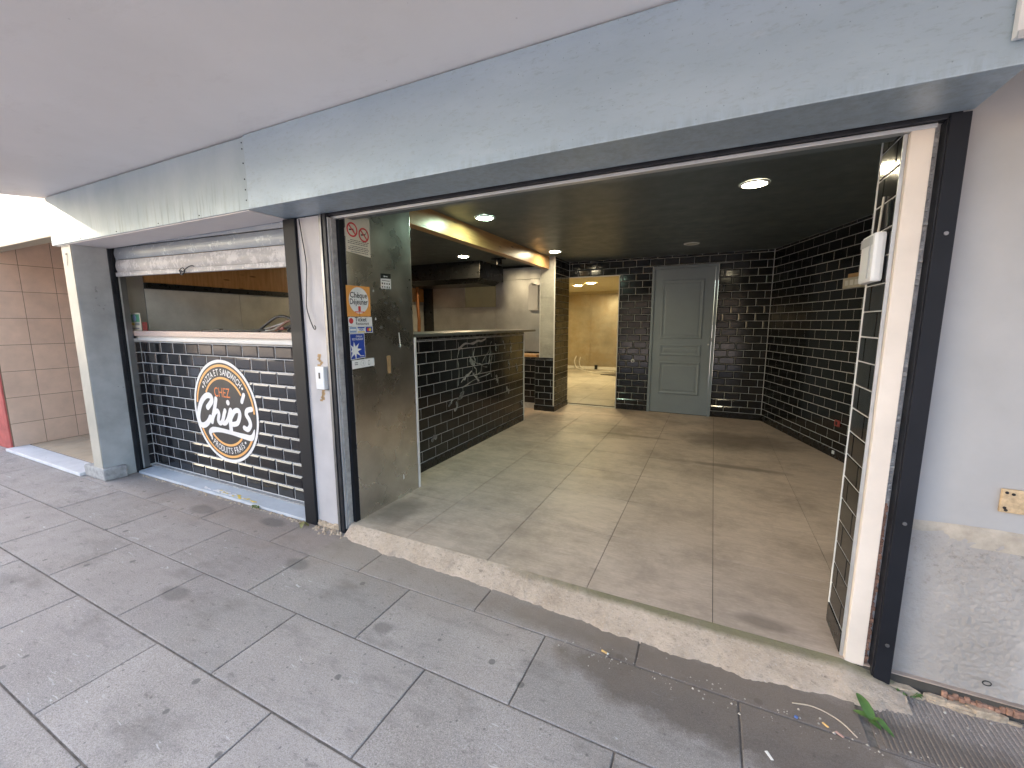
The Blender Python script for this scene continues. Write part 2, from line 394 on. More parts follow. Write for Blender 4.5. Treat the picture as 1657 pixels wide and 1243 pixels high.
class Flat:
    """flat print laid on a vertical face: 2-D shapes (u, v) on a thin layer"""
    def __init__(s, origin, axis, n0=0.0):
        s.o = Vector(origin); s.ax = axis; s.parts = {}
    def P(s, u, v, h):
        return (s.o.x + u, s.o.y - h, s.o.z + v) if s.ax == 'x' else (s.o.x + h, s.o.y + u, s.o.z + v)
    def mb(s, key): return s.parts.setdefault(key, MB())
    def poly(s, key, pts, h):
        n = len(pts); th = .0004
        s.mb(key).add([s.P(u, v, h) for u, v in pts] + [s.P(u, v, h - th) for u, v in pts],
                      [tuple(range(n)), tuple(range(2 * n - 1, n - 1, -1))] + [(i, n + i, n + (i + 1) % n, (i + 1) % n) for i in range(n)])
    def rect(s, key, u0, u1, v0, v1, h, sk=0): s.poly(key, [(u0, v0), (u1, v0 + sk), (u1, v1 + sk), (u0, v1)], h)
    def disc(s, key, c, r, h, n=40, ry=None):
        ry = ry or r; s.poly(key, [(c[0] + r * math.cos(2 * math.pi * k / n), c[1] + ry * math.sin(2 * math.pi * k / n)) for k in range(n)], h)
    def arc(s, key, c, r0, r1, a0, a1, h, n=40):
        m = s.mb(key); pts = []
        for k in range(n + 1):
            a = R(a0 + (a1 - a0) * k / n)
            pts += [s.P(c[0] + r0 * math.cos(a), c[1] + r0 * math.sin(a), h), s.P(c[0] + r1 * math.cos(a), c[1] + r1 * math.sin(a), h)]
        m.add(pts, [(2 * i, 2 * i + 1, 2 * i + 3, 2 * i + 2) for i in range(n)])
    def text(s, key, t, u, v, size, h, rot=0, sx=1, bold=.0, centre=True):
        vs, fs = glyphs(t, bold)
        if not vs: return
        w0 = min(p[0] for p in vs); w1 = max(p[0] for p in vs); cx = (w0 + w1) / 2 if centre else w0
        ca, sa = math.cos(rot), math.sin(rot)
        out = []
        for p in vs:
            a, b = (p[0] - cx) * size * sx, p[1] * size
            out.append(s.P(u + a * ca - b * sa, v + a * sa + b * ca, h))
        s.mb(key).add(out, fs)
    def stroke(s, key, pts, rad, h, n=8):
        q = catmull([(p[0], p[1], 0) for p in pts], n) if len(pts) > 2 else [Vector((p[0], p[1], 0)) for p in pts]
        m = len(q); rs = [rad] * m if not isinstance(rad, (list, tuple)) else [rad[0] + 0 * i for i in range(m)]
        if isinstance(rad, (list, tuple)):
            for i in range(m):
                t = i / (m - 1) * (len(rad) - 1); a = int(min(t, len(rad) - 2)); rs[i] = rad[a] + (rad[a + 1] - rad[a]) * (t - a)
        L = []; Rr = []
        for i, p in enumerate(q):
            d = (q[min(i + 1, m - 1)] - q[max(i - 1, 0)]).normalized(); nn = Vector((-d.y, d.x, 0))
            L.append(p + nn * rs[i]); Rr.append(p - nn * rs[i])
        mb = s.mb(key); pts3 = []
        for a, b in zip(L, Rr): pts3 += [s.P(a.x, a.y, h), s.P(b.x, b.y, h)]
        mb.add(pts3, [(2 * i, 2 * i + 1, 2 * i + 3, 2 * i + 2) for i in range(m - 1)])
        for e, sg in ((0, 1), (m - 1, -1)):
            r = rs[e]; c = q[e]; d = (q[min(e + 1, m - 1)] - q[max(e - 1, 0)]).normalized() * -sg
            a0 = math.atan2(d.y, d.x)
            fan = [s.P(c.x + r * math.cos(a0 + t), c.y + r * math.sin(a0 + t), h) for t in [(-math.pi / 2 + math.pi * k / 8) for k in range(9)]]
            mb.add(fan, [tuple(range(9))])
    def build(s, parent, spec):
        for key, (name, mat) in spec.items():
            if key in s.parts:
                m = s.parts[key]; me = bpy.data.meshes.new(name); me.from_pydata(m.v, [], m.f); me.update(); me.materials.append(mat)
                link(name, me, parent)

# ------------------------------------------------------------------ laying tiles
_tm = {}
def tile_mesh(wd, ht, mat, style):
    k = (round(wd, 3), round(ht, 3), mat.name, style)
    if k not in _tm:
        m = MB(); a, b = k[0] / 2, k[1] / 2
        if style == 'bevel': t1, t2, ins = .0012, .0062, min(.012, a * .4, b * .4)
        elif style == 'pillow': t1, t2, ins = .0018, .0034, min(.0045, a * .4, b * .4)
        else: t1, t2, ins = .0022, .0032, min(.002, a * .4, b * .4)
        def ring(i, y): return [(-a + i, -y, -b + i), (a - i, -y, -b + i), (a - i, -y, b - i), (-a + i, -y, b - i)]
        m.add(ring(0, 0) + ring(0, t1) + ring(ins, t2), [(0, 1, 5, 4), (1, 2, 6, 5), (2, 3, 7, 6), (3, 0, 4, 7), (4, 5, 9, 8), (5, 6, 10, 9), (6, 7, 11, 10), (7, 4, 8, 11), (8, 9, 10, 11)])
        _tm[k] = m.mesh('tile', mat)
    return _tm[k]
def cut(rects, ex):
    out = []
    for (u0, u1, v0, v1) in rects:
        a0, a1, b0, b1 = ex
        if u1 <= a0 or u0 >= a1 or v1 <= b0 or v0 >= b1: out.append((u0, u1, v0, v1)); continue
        m0, m1 = max(v0, b0), min(v1, b1)
        if v0 < b0: out.append((u0, u1, v0, b0))
        if v1 > b1: out.append((u0, u1, b1, v1))
        if u0 < a0: out.append((u0, a0, m0, m1))
        if u1 > a1: out.append((a1, u1, m0, m1))
    return out
def lay(parent, origin, ang, length, z0, z1, mat, pitch=.205, row=.1035, g=.004, off=(0, .5), zref=None, ex=(), style='pillow', tilt=.25, limit=300, name='tile', bond=True):
    """running-bond tiles on a vertical face; u runs along ang from origin, the face looks to the right of u"""
    ca, sa = math.cos(ang), math.sin(ang); zr = z0 if zref is None else zref
    k0 = math.floor((z0 - zr) / row + 1e-6); rects = []
    k = k0
    while zr + k * row < z1 - 1e-4:
        v0, v1 = max(z0, zr + k * row), min(z1, zr + (k + 1) * row); o = off[k % 2] * pitch if bond else off[0] * pitch
        u = o - pitch * math.ceil(o / pitch + 1)
        while u < length:
            a, b = max(0, u), min(length, u + pitch)
            if b - a > .012 and v1 - v0 > .01: rects += [(a, b, v0, v1)]
            u += pitch
        k += 1
    for e in ex: rects = cut(rects, e)
    rects = [r for r in rects if r[1] - r[0] > .012 and r[3] - r[2] > .01]
    stuff = MB()
    for i, (a, b, v0, v1) in enumerate(sorted(rects)):
        u, v = (a + b) / 2, (v0 + v1) / 2
        p = Vector((origin[0] + ca * u, origin[1] + sa * u, v)); me = tile_mesh(b - a - g, v1 - v0 - g, mat, style)
        M_ = Matrix.Translation(p) @ Matrix.Rotation(ang, 4, 'Z') @ Matrix.Rotation(R(random.uniform(-tilt, tilt)), 4, 'X') @ Matrix.Rotation(R(random.uniform(-tilt, tilt)), 4, 'Z')
        if i < limit:
            o = bpy.data.objects.new(name, me); col.objects.link(o); o.matrix_basis = M_; attach(o, parent)
        else: stuff.add([M_ @ q.co for q in me.vertices], [tuple(q.vertices) for q in me.polygons])
    if stuff.v: tag(stuff.build('tile_field', mat, parent), kind='stuff')
_sm = {}
def slab(parent, x0, x1, y0, y1, ztop, th, mat, name, bev=.003, tilt=.0, dz=0):
    k = (round(x1 - x0, 3), round(y1 - y0, 3), th, mat.name)
    if k not in _sm:
        a, b = k[0] / 2, k[1] / 2; _sm[k] = B(-a, a, -b, b, -th, 0).mesh(name, mat, bev)
    o = bpy.data.objects.new(name, _sm[k]); col.objects.link(o)
    o.location = ((x0 + x1) / 2, (y0 + y1) / 2, ztop + random.uniform(-dz, dz)); o.rotation_euler = (R(random.uniform(-tilt, tilt)), R(random.uniform(-tilt, tilt)), 0)
    attach(o, parent); return o

# ================================================================== THE SETTING
tag(B(-320, 320, -320, 320, -.6, -.20).build('ground', MT['earth']), kind='structure')
tag(B(-300, 300, -22, -1.62, -.199, -.12).build('road', MT['asphalt']), kind='structure')  # unseen road, made pale and warm to bounce light onto the soffit
tag(B(-60, 60, -25.9, -22.01, -.199, .0).build('far_pavement', MT['kerb']), kind='structure')
pv = tag(B(-60, 40, -1.6, 2.03, -.195, -.005).build('pavement', MT['joint']), kind='structure')
B(-60, 40, -1.6, -1.45, -.0045, .004).build('kerb', MT['kerb'], pv, .01)
B(-60, 40, -1.44, -.78, -.0045, 0).build('plain_strip', MT['paving'], pv)
rows = [(-.76, -.355, 1), (-.35, .055, 0), (.06, .453, 1), (.46, .848, 0), (.857, 1.257, 1), (1.265, 1.657, 0), (1.663, 2.03, 1)]
for i, (y0, y1, par) in enumerate(rows):
    first = -8.59 if not par else -8.19
    x = first + random.uniform(-.006, .006)
    while x < 2.0:
        g = .003
        ribbed = (i == 6 and x + .4 > .5)
        if not ribbed:
            slab(pv, x + g, min(x + .797, .60 if i == 6 else 9) - g, y0, y1, 0, .05, MT['paving'], 'paving_slab', .004, .06, .0008)
        x += .797
# ribbed slabs beyond the doorway's right end
for x0 in (.605, 1.41):
    s_ = slab(pv, x0, x0 + .797, 1.664, 2.03, -.002, .05, MT['paving'], 'ribbed_slab', .003)
    rb = MB()
    for k in range(46):
        xx = x0 + .02 + k * .0165
        rb.add([(xx, 1.675, -.0022), (xx + .0105, 1.675, -.0022), (xx + .0085, 1.675, .0004), (xx + .002, 1.675, .0004), (xx, 2.02, -.0022), (xx + .0105, 2.02, -.0022), (xx + .0085, 2.02, .0004), (xx + .002, 2.02, .0004)],
               [(0, 1, 2, 3), (4, 7, 6, 5), (1, 5, 6, 2), (0, 3, 7, 4), (3, 2, 6, 7)])
    tag(rb.build('slab_ribs', MT['paving'], s_), kind='stuff')

# shop floor
ff = tag(MB().prism([(-2.28, 2.0), (2.3, 2.0), (2.3, 6.95), (-5.2, 6.95), (-5.2, 2.275), (-2.28, 2.275)], -.19, .0545).build('shop_floor', MT['grout_floor']), kind='structure')
xs = [.08 + .603 * k for k in range(-6, 4)]; ys = [2.0] + [2.607 + .603 * k for k in range(0, 8)]
for i in range(len(xs) - 1):
    for j in range(len(ys) - 1):
        y1 = min(ys[j + 1], 6.80)
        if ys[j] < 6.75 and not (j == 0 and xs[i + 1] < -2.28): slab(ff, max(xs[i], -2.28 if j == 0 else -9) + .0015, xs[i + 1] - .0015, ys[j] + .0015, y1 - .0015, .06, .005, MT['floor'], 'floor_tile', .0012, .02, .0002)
bf = tag(B(-4.6, -.3, 6.955, 12.6, -.19, .0545).build('back_room_floor', MT['grout_floor']), kind='structure')
for i in range(6):
    for j in range(10):
        slab(bf, -4.5 + .6 * i + .002, -4.5 + .6 * (i + 1) - .002, 6.96 + .58 * j + .002, min(12.6, 6.96 + .58 * (j + 1)) - .002, .06, .005, MT['floor2'], 'floor_tile', .0012, .02, .0002)
hf = tag(B(-7.3, -5.25, 1.86, 4.2, -.19, .025).build('hall_floor', MT['hallgrout']), kind='structure')
for i in range(5):
    for j in range(6):
        slab(hf, -7.26 + .4 * i + .003, -7.26 + .4 * (i + 1) - .003, 1.865 + .4 * j + .003, 1.865 + .4 * (j + 1) - .003, .03, .006, MT['hallfloor'], 'floor_tile', .001, .02, .0002)

# concrete slab overhead (soffit of the arcade) and the storey above it
tag(MB().prism([(-6.6, .2), (9, .2), (9, 1.76), (-5.42, 1.76)], 2.556, 2.95).build('arcade_ceiling', MT['soffit'], None, .004), kind='structure')
tag(B(-9.5, 9, 1.765, 13.2, 2.62, 2.95).build('upper_floor_slab', MT['soffit']), kind='structure')

# ================================================================== FACADE
f = thing('shop_fascia', 'long bluish grey metal fascia boxing running above both shop openings', 'fascia', (-2.3, 1.72, 2.135))
B(-2.577, .722, 1.70, 1.975, 2.135, 2.55).build('fascia_panel', MT['fascia'], f, .004)
p = B(-5.36, -2.583, 1.706, 1.985, 2.137, 2.545).build('fascia_panel', MT['fascia_l'], f, .004); tag(p, 'brushed panel with dark vertical drip streaks')
B(-5.30, -2.60, 1.716, 1.98, 2.131, 2.1365).build('underside_board', MT['under_l'], f)
rv = MB()
for k, zz in enumerate((2.19, 2.25, 2.31, 2.40, 2.48, 2.515)): rv.tube([(-2.60, 1.706, zz), (-2.60, 1.7035, zz)], .004, 8)
for xx in (-3.1, -3.6, -4.2, -4.8): rv.tube([(xx, 1.706, 2.155), (xx, 1.7035, 2.155)], .004, 8)
tag(rv.build('rivets', MT['darkmetal'], f), kind='stuff')

s_ = thing('shop_signboard', 'white panel end with a bolt at the top right above the grey wall', 'sign panel', (.9, 1.69, 2.18))
B(.672, 2.2, 1.672, 1.697, 2.195, 2.55).build('panel', MT['plastic'], s_, .003)
B(.672, 2.2, 1.664, 1.671, 2.185, 2.205).build('edge_strip', MT['alu'], s_, .001)
MB().tube([(.705, 1.672, 2.36), (.705, 1.655, 2.36)], .012, 10).build('bolt', MT['guide'], s_, .002)

# left corner pillar
p = thing('corner_pillar', 'grey painted pillar with a pale sunlit front between hall entrance and serving hatch', 'pillar', (-5.13, 1.85, 0))
B(-5.22, -5.042, 1.722, 1.985, 0, 2.131).build('shaft', MT['pillar'], p, .005)
B(-5.219, -5.046, 1.716, 1.7215, .02, 2.129).build('front_face', MT['cream'], p, .002)
bb = MB().prism([(-5.40, 1.70), (-5.0, 1.70), (-4.985, 1.875), (-5.30, 1.90)], 0, .115)
bb.build('base_block', MT['concrete'], p, .018)
fl = Flat((-5.132, 1.7155, 1.955), 'x'); fl.text('n', '7', 0, 0, .155, .0008, 0, .62, .0)
fl.build(p, {'n': ('house_number', MT['darkmetal'])})

# hall entrance on the far left
h = tag(B(-7.6, -7.262, 1.73, 4.2, 0, 2.6).build('hall_side_wall', MT['hallgrout']), 'beige tiled side wall inside the hall entrance at far left', 'wall')
lay(h, (-7.262, 1.735), R(90), 2.4, .03, 2.6, MT['hall'], .285, .303, .005, (.94, .94), .0, style='flat', bond=False, tilt=.12)
tag(B(-7.26, -5.25, 4.2, 4.4, 0, 2.6).build('hall_end_wall', MT['hall']), 'beige end wall closing the hall entrance behind the pillar', 'wall')
tag(B(-5.30, -5.215, 1.99, 4.2, 0, 2.6).build('hall_party_wall', MT['cream']), 'pale wall between hall entrance and shop behind the pillar', 'wall')
l = thing('hall_lintel', 'cream sunlit lintel above the tiled hall entrance', 'lintel', (-6.3, 1.8, 2.2))
B(-7.6, -5.37, 1.745, 1.87, 2.235, 2.49).build('beam_face', MT['lintel'], l, .006)
B(-7.6, -5.37, 1.755, 1.90, 2.491, 2.615).build('upper_wall', MT['pinkwall'], l)  # pinkish tone above the cream beam face
tag(B(-9.0, -7.275, 1.715, 1.95, 0, 2.6).build('red_pier', MT['redwall'], None, .012), 'rough red wall end left of the hall entrance', 'wall')
tag(B(-7.262, -5.405, 1.665, 1.855, .0, .032).build('marble_threshold', MT['marble'], None, .004), 'white marble threshold strip in front of the hall entrance', 'threshold')

# serving hatch: guides, reveal, tiled wall, granite top, shutter
g = thing('left_shutter_guide', 'dark vertical guide rail against the grey pillar left of the serving hatch', 'guide rail', (-5.0, 2.0, 0))
B(-5.0415, -5.026, 1.957, 1.985, .0, 2.13).build('rail', MT['darkmetal'], g, .002)
B(-5.0415, -5.024, 1.987, 2.008, .02, 2.13).build('slot', MT['post'], g, .002)
B(-5.046, -5.034, 2.010, 2.070, .03, 2.12).build('reveal_panel', MT['guide'], g, .002)
B(-5.0335, -5.028, 2.010, 2.022, .03, 2.12).build('edge_bead', MT['alu'], g, .001)
hw = tag(B(-5.30, -2.50, 2.124, 2.27, 0, 1.334).build('hatch_wall', MT['grout']), 'black glazed brick tile wall with round logo below the serving hatch', 'wall')
lay(hw, (-5.049, 2.124), 0, 2.55, .048, 1.288, MT['black_front'], .2043, .1025, .007, (.26, .77), .048, style='bevel', tilt=.5)
hr = B(-5.09, -5.051, 2.07, 2.1235, .03, 1.31).build('return_wall', MT['grout'], hw)
lay(hr, (-5.051, 2.072), R(90), .05, .048, 1.288, MT['black_front'], .2043, .1025, .007, (.0, .0), .048, style='pillow')
B(-5.08, -2.52, 2.108, 2.1235, 1.290, 1.3335).build('white_band', MT['trim'], hw, .002)
tag(B(-5.19, -2.52, 2.075, 2.62, 1.335, 1.383).build('granite_counter', MT['granite'], None, .004), 'pink granite counter slab along the serving hatch', 'counter top')
s_ = thing('hatch_sill', 'pale grey metal sill with paint splashes at the foot of the black hatch wall', 'sill', (-3.8, 2.0, 0))
MB().profile_x([(1.957, 0), (2.085, 0), (2.085, .034), (1.957, .022)], -5.0, -2.61).build('sill_plate', MT['sill'], s_, .003)
B(-5.04, -2.61, 2.086, 2.1235, 0, .043).build('mortar_bed', MT['concrete'], s_, .006)
rnd = random.Random(4)
for nm, mt, cx, n in (('white_splash', 'p_logow', -3.70, 26), ('yellow_splash', 'p_yel', -3.40, 16)):
    m = MB()
    for k in range(n):
        a, b = cx + rnd.gauss(0, .14), 1.975 + rnd.random() * .03
        m.prism([(a + (.006 + rnd.random() * .016) * math.cos(t) * 1.4, b + (.003 + rnd.random() * .006) * math.sin(t)) for t in [q * math.pi / 4 for q in range(8)]], .0242 + (b - 1.957) * .094, .0262 + (b - 1.957) * .094 + k * .00004)
    tag(m.build(nm, MT[mt], s_), kind='stuff')

sh = thing('hatch_shutter', 'worn roller shutter rolled up above the serving hatch', 'shutter', (-3.8, 2.0, 2.0))
def slat(z0, z1, mt, name='slat'):
    n = 6; pr = [(2.0 - .010 * math.sin(math.pi * k / n), z0 + (z1 - z0) * k / n) for k in range(n + 1)] + [(2.016, z1), (2.016, z0)]
    return MB().profile_x(pr, -5.0, -2.605, .035, -.012).build(name, MT[mt], sh)
MT['shp'] = m_shutter_paint(); MT['shw'] = m_shutter_white()
slat(2.108, 2.205, 'shp'); slat(1.998, 2.100, 'shp'); slat(1.885, 1.992, 'shw')
MB().profile_x([(1.984, 1.846), (2.02, 1.846), (2.02, 1.882), (1.984, 1.882)], -5.0, -2.605, .035, -.012).build('bottom_bar', MT['shw'], sh, .003)
MB().tube(catmull([(-3.93, 1.982, 1.878), (-3.91, 1.965, 1.85), (-3.87, 1.958, 1.84), (-3.84, 1.962, 1.868), (-3.88, 1.968, 1.895), (-3.91, 1.96, 1.872), (-3.86, 1.955, 1.862), (-3.80, 1.962, 1.892), (-3.76, 1.972, 1.905), (-3.74, 1.98, 1.90)], 6), .004, 6).build('tied_wire', MT['cable_b'], sh)
tag(B(-2.621, -2.507, 1.95, 2.02, .0, 2.13).build('black_hatch_post', MT['post'], None, .003), 'black upright post at the right edge of the serving hatch', 'post')

# white column between the two openings
c = thing('white_column', 'chipped white wall pier between serving hatch and open doorway', 'pier', (-2.4, 2.1, 0))
B(-2.506, -2.292, 1.968, 2.30, .03, 2.13).build('shaft', MT['white'], c, .004)
m = MB(); rnd = random.Random(2)
for k in range(14):
    a = -2.5 + .2 * k / 13; r_ = .012 + rnd.random() * .018
    m.box(a - r_, a + r_, 1.953 + rnd.random() * .008, 1.975, 0, .02 + rnd.random() * .035)
tag(m.build('broken_base', MT['dirt'], c, .005), kind='stuff')
k = thing('lock_box', 'small white key switch box on the white pier', 'switch box', (-2.35, 1.96, 1.0))
B(-2.392, -2.312, 1.935, 1.968, 1.012, 1.165).build('cover', MT['plastic'], k, .006)
B(-2.360, -2.346, 1.9335, 1.936, 1.085, 1.125).build('keyhole', MT['p_black'], k)
B(-2.400, -2.304, 1.95, 1.9685, 1.006, 1.012).build('lower_lip', MT['concrete'], k, .001)
pt = MB(); rnd = random.Random(8)
for zz in [1.17 + .01 * q for q in range(8)] + [.93 + .01 * q for q in range(8)]:
    a = -2.375 + rnd.uniform(-.012, .012); pt.prism([(a - .016 * rnd.random() - .006, 1.9665), (a + .016 * rnd.random() + .006, 1.9665), (a + .01, 1.9685), (a - .01, 1.9685)], zz - .006, zz + .007)
tag(pt.build('scraped_paint', MT['tape'], c), kind='stuff')
tag(MB().tube(catmull([(-2.47, 1.957, 2.12), (-2.45, 1.955, 2.0), (-2.425, 1.952, 1.83), (-2.44, 1.95, 1.65), (-2.445, 1.948, 1.56), (-2.42, 1.943, 1.49), (-2.385, 1.935, 1.435), (-2.36, 1.928, 1.412), (-2.345, 1.926, 1.42), (-2.36, 1.93, 1.437)], 8), .0035, 6).build('hanging_wire', MT['cable_b'], None, 0, True), 'thin black wire hanging down the white pier', 'wire')

g = thing('doorway_left_guide', 'dark metal shutter guide channel between white pier and steel panel', 'guide rail', (-2.25, 2.0, 0))
B(-2.2915, -2.270, 1.955, 2.03, 0, 2.13).build('rail', MT['guide'], g, .002)
B(-2.269, -2.258, 1.97, 2.03, 0, 2.13).build('slot', MT['post'], g)
B(-2.257, -2.232, 1.955, 2.03, 0, 2.13).build('rail', MT['darkmetal'], g, .002)
B(-2.2315, -2.222, 1.966, 1.98, .03, 2.11).build('edge_bead', MT['alu'], g, .001)
B(-2.2315, -2.214, 1.981, 2.024, .03, 2.11).build('mortar_edge', MT['concrete'], g, .004)
B(-2.225, -2.193, 2.025, 2.07, .0, 2.14).build('black_strip', MT['post'], g, .002)

# head of the doorway
hd = thing('doorway_shutter_slot', 'rolled up shutter bar and pale strip along the head of the open doorway', 'shutter', (-.8, 2.0, 2.1))
B(-2.28, .70, 1.985, 2.02, 2.122, 2.17).build('bottom_bar', MT['darkmetal'], hd, .003)
B(-2.262, .645, 2.0, 2.036, 2.106, 2.1205).build('pale_strip', MT['alu'], hd, .002)
tag(B(-2.3, .74, 2.04, 2.14, 2.125, 2.62).build('doorway_header', MT['ceiling']), 'dark inner header above the open doorway', 'header')
tag(B(-5.3, -2.3, 2.04, 2.2, 2.125, 2.62).build('hatch_header', MT['hood']), 'dark header behind the serving hatch shutter', 'header')

# right jamb
j = tag(MB().prism([(.572, 2.03), (.76, 2.03), (2.4, 2.03), (2.4, 2.262), (.572, 2.262)], .0, 2.45).build('right_jamb', MT['grout']), 'black tiled jamb return at the right side of the doorway', 'jamb')
lay(j, (.572, 2.262), R(-90), .222, .155, 2.44, MT['black'], .205, .1035, .005, (.35, .85), .045, style='pillow')
B(.564, .5715, 2.04, 2.26, .06, .150).build('plinth', MT['plinth'], j, .001)
B(.5655, .5725, 2.2625, 2.266, .06, 2.44).build('edge_trim', MT['trim'], j, .001)
B(.5645, .576, 2.021, 2.0295, .055, 2.105).build('green_edge_strip', MT['alu'], j, .001)
cs = thing('doorway_casing', 'cream painted casing strip with a crumbling brick edge right of the doorway', 'casing', (.61, 2.0, .05))
B(.577, .640, 2.0, 2.0295, .05, 2.106).build('board', MT['casing'], cs, .003)
m = MB(); m2 = MB(); rnd = random.Random(5); z = .05
while z < 2.1:
    h_ = rnd.uniform(.004, .016); (m if z < .75 else m2).box(.6405, .650 + rnd.uniform(0, .007), 2.008 + rnd.uniform(0, .010), 2.0295, z, z + h_); z += h_ + .0004
tag(m.build('brick_edge', MT['brick'], cs, .002), kind='stuff'); tag(m2.build('mortar_edge', MT['concrete'], cs, .002), kind='stuff')
p = thing('black_doorway_post', 'tall black metal guide post right of the doorway beside the grey wall', 'post', (.69, 2.0, 0))
B(.665, .7185, 1.972, 2.0295, .012, 2.132).build('post_face', MT['post'], p, .003)
B(.6615, .6645, 1.98, 2.028, .02, 2.12).build('flange', MT['darkmetal'], p)
sc_ = MB()
for zz in (.19, .70, 1.75): sc_.tube([(.694, 1.974, zz), (.694, 1.968, zz)], .007, 10)
tag(sc_.build('screws', MT['guide'], p, .001), kind='stuff')

# right wall
wl_ = thing('grey_side_wall', 'grey plastered wall with rough lower render right of the doorway', 'wall', (1.2, 2.05, 0))
B(.7195, 3.2, 2.028, 2.0295, .66, 2.62).build('upper_plaster', MT['wall'], wl_)
def relief(name, mat, x0, x1, z0, z1, yf, amp, fs, nx, nz, top=None, seed=0, parent=None):
    m = MB(); vs = []
    for jz in range(nz + 1):
        for ix in range(nx + 1):
            x = x0 + (x1 - x0) * ix / nx; tz = jz / nz
            zt = z1 + (top(x) if top else 0); z = z0 + (zt - z0) * tz
            d = noise.fractal(Vector((x * fs + seed, z * fs, 3.1)), .8, 2.0, 5) * amp
            e = min(1, 8 * min(ix / nx, 1 - ix / nx, 1 - tz) + .05)
            vs.append((x, yf - (d + .004) * e, z))
    m.add(vs, [(r * (nx + 1) + c_, r * (nx + 1) + c_ + 1, (r + 1) * (nx + 1) + c_ + 1, (r + 1) * (nx + 1) + c_) for r in range(nz) for c_ in range(nx)])
    m.box(x0, x1, yf, yf + .004, z0, z1 - .04)
    return m.build(name, mat, parent, 0, True)
relief('lower_render', MT['render'], .7195, 2.2, .0, .665, 2.0245, .0032, 60, 300, 140, lambda x: .012 * math.sin(x * 9) - .02 * (x - .72) + .008 * math.sin(x * 31), parent=wl_)
relief('bare_band', MT['band'], .7195, 2.2, .63, .705, 2.0265, .004, 20, 90, 8, lambda x: .01 * math.sin(x * 7 + 1) - .02 * (x - .72), 4, parent=wl_)
m = MB(); rnd = random.Random(9)
for k in range(60):
    a = .74 + rnd.random() * 1.0; r_ = .012 + rnd.random() * .03
    m.prism([(a + r_ * 1.5 * math.cos(t) * rnd.uniform(.7, 1.2), 2.0 + .5 * r_ * math.sin(t) * rnd.uniform(.7, 1.2) - .018) for t in [q * math.pi / 3 for q in range(6)]], -.012, .006 + rnd.random() * .02 + k * .00005)
tag(m.build('crumbled_base', MT['dirt'], wl_, .003), kind='stuff')
m = MB()
for k in range(16):
    a = .88 + k * .016; m.box(a, a + .0155, 1.985 + rnd.random() * .01, 2.022, .02 + rnd.random() * .006, .036 + rnd.random() * .014)
tag(m.build('exposed_brick', MT['brick'], wl_, .003), kind='stuff')
p = thing('rusty_plate', 'rusty beige metal plate screwed to the grey wall', 'plate', (1.0, 2.02, .8))
B(.957, 1.05, 2.0145, 2.0275, .782, .868).build('plate', MT['rust'], p, .004)
m = MB()
for q in ((.968, .856), (.968, .800), (.985, .852), (.972, .792)): m.tube([(q[0], 2.016, q[1]), (q[0], 2.0125, q[1])], .005, 8)
tag(m.build('screw_holes', MT['p_black'], p), kind='stuff')
tag(MB().tube([(1.0 + .012 * math.cos(t), 2.006, .118 + .009 * math.sin(t)) for t in [q * .5 for q in range(13)]], .002, 6).build('cable_stub', MT['p_black']), 'small dark ring low on the grey wall render', 'ring')

# concrete ramp at the doorway
N = 300; vs = []; nr = 16
def foot(x):
    pts = [(-2.25, 1.93), (-2.13, 1.90), (-1.8, 1.873), (-1.0, 1.85), (-.2, 1.793), (.2, 1.79), (.55, 1.835), (.8, 1.87), (1.4, 1.95)]
    for (a, b), (c_, d) in zip(pts, pts[1:]):
        if a <= x <= c_: return b + (d - b) * (x - a) / (c_ - a)
    return pts[-1][1]
for i in range(N + 1):
    x = -2.21 + 2.97 * i / N; y0 = foot(x) + .020 * noise.noise(Vector((x * 7, 0, 0))) + .010 * noise.noise(Vector((x * 27, 5, 0)))
    for k_ in range(nr + 1):
        t = k_ / nr; y = y0 + (2.0 - y0) * t
        zt = .062 if x < .56 else max(.02, .062 - (x - .56) * .2)
        z = zt * (1 - (1 - t) ** 1.15) + (.0042 * noise.fractal(Vector((x * 55, y * 55, 1)), .6, 2, 5) if 0 < k_ < nr else 0) + (-.004 if k_ == 0 else 0)
        vs.append((x, y, z))
rm = MB().add(vs, [(i * (nr + 1) + k_, (i + 1) * (nr + 1) + k_, (i + 1) * (nr + 1) + k_ + 1, i * (nr + 1) + k_ + 1) for i in range(N) for k_ in range(nr)])
rp = rm.build('doorway_ramp', MT['ramp'], None, 0, True)
tag(rp, 'rough beige concrete ramp strip along the foot of the open doorway', 'threshold')

# ================================================================== LOGO on the hatch wall
lg = thing('round_logo_sign', 'round white edged logo sticker on the black hatch wall', 'sign', (-3.77, 2.112, .695))
F = Flat((-3.77, 2.1165, .695), 'x')
F.disc('w', (0, 0), .452, .0002, 72); F.disc('k', (0, 0), .426, .0009, 72)
F.arc('o', (0, 0), .391, .412, 2, 172, .0014, 64); F.arc('o', (0, 0), .391, .412, 206, 330, .0014, 50)
F.arc('o', (0, 0), .284, .304, 33, 148, .0014, 44); F.arc('o', (0, 0), .288, .308, 226, 314, .0014, 36)
def ring_text(t, rad, a0, a1, size, top):
    n = len(t) - 1; wts = [.35 if ch == ' ' else (.55 if ch == 'I' else (1.25 if ch in 'WMO' else 1)) for ch in t]; tot = sum(wts) - wts[0] / 2 - wts[-1] / 2; acc = -wts[0] / 2
    for ch, wt in zip(t, wts):
        a = R(a0 + (a1 - a0) * (acc + wt / 2) / tot); acc += wt
        if ch == ' ': continue
        r0 = rad - size * .35 if top else rad + size * .35
        F.text('t', ch, r0 * math.cos(a), r0 * math.sin(a), size, .0014, a - math.pi / 2 if top else a + math.pi / 2, .72, .012)
ring_text('PIZZA ET SANDWICH', .347, 138, 46, .078, True); ring_text('PRODUITS FRAIS', .347, 236, 308, .078, False)
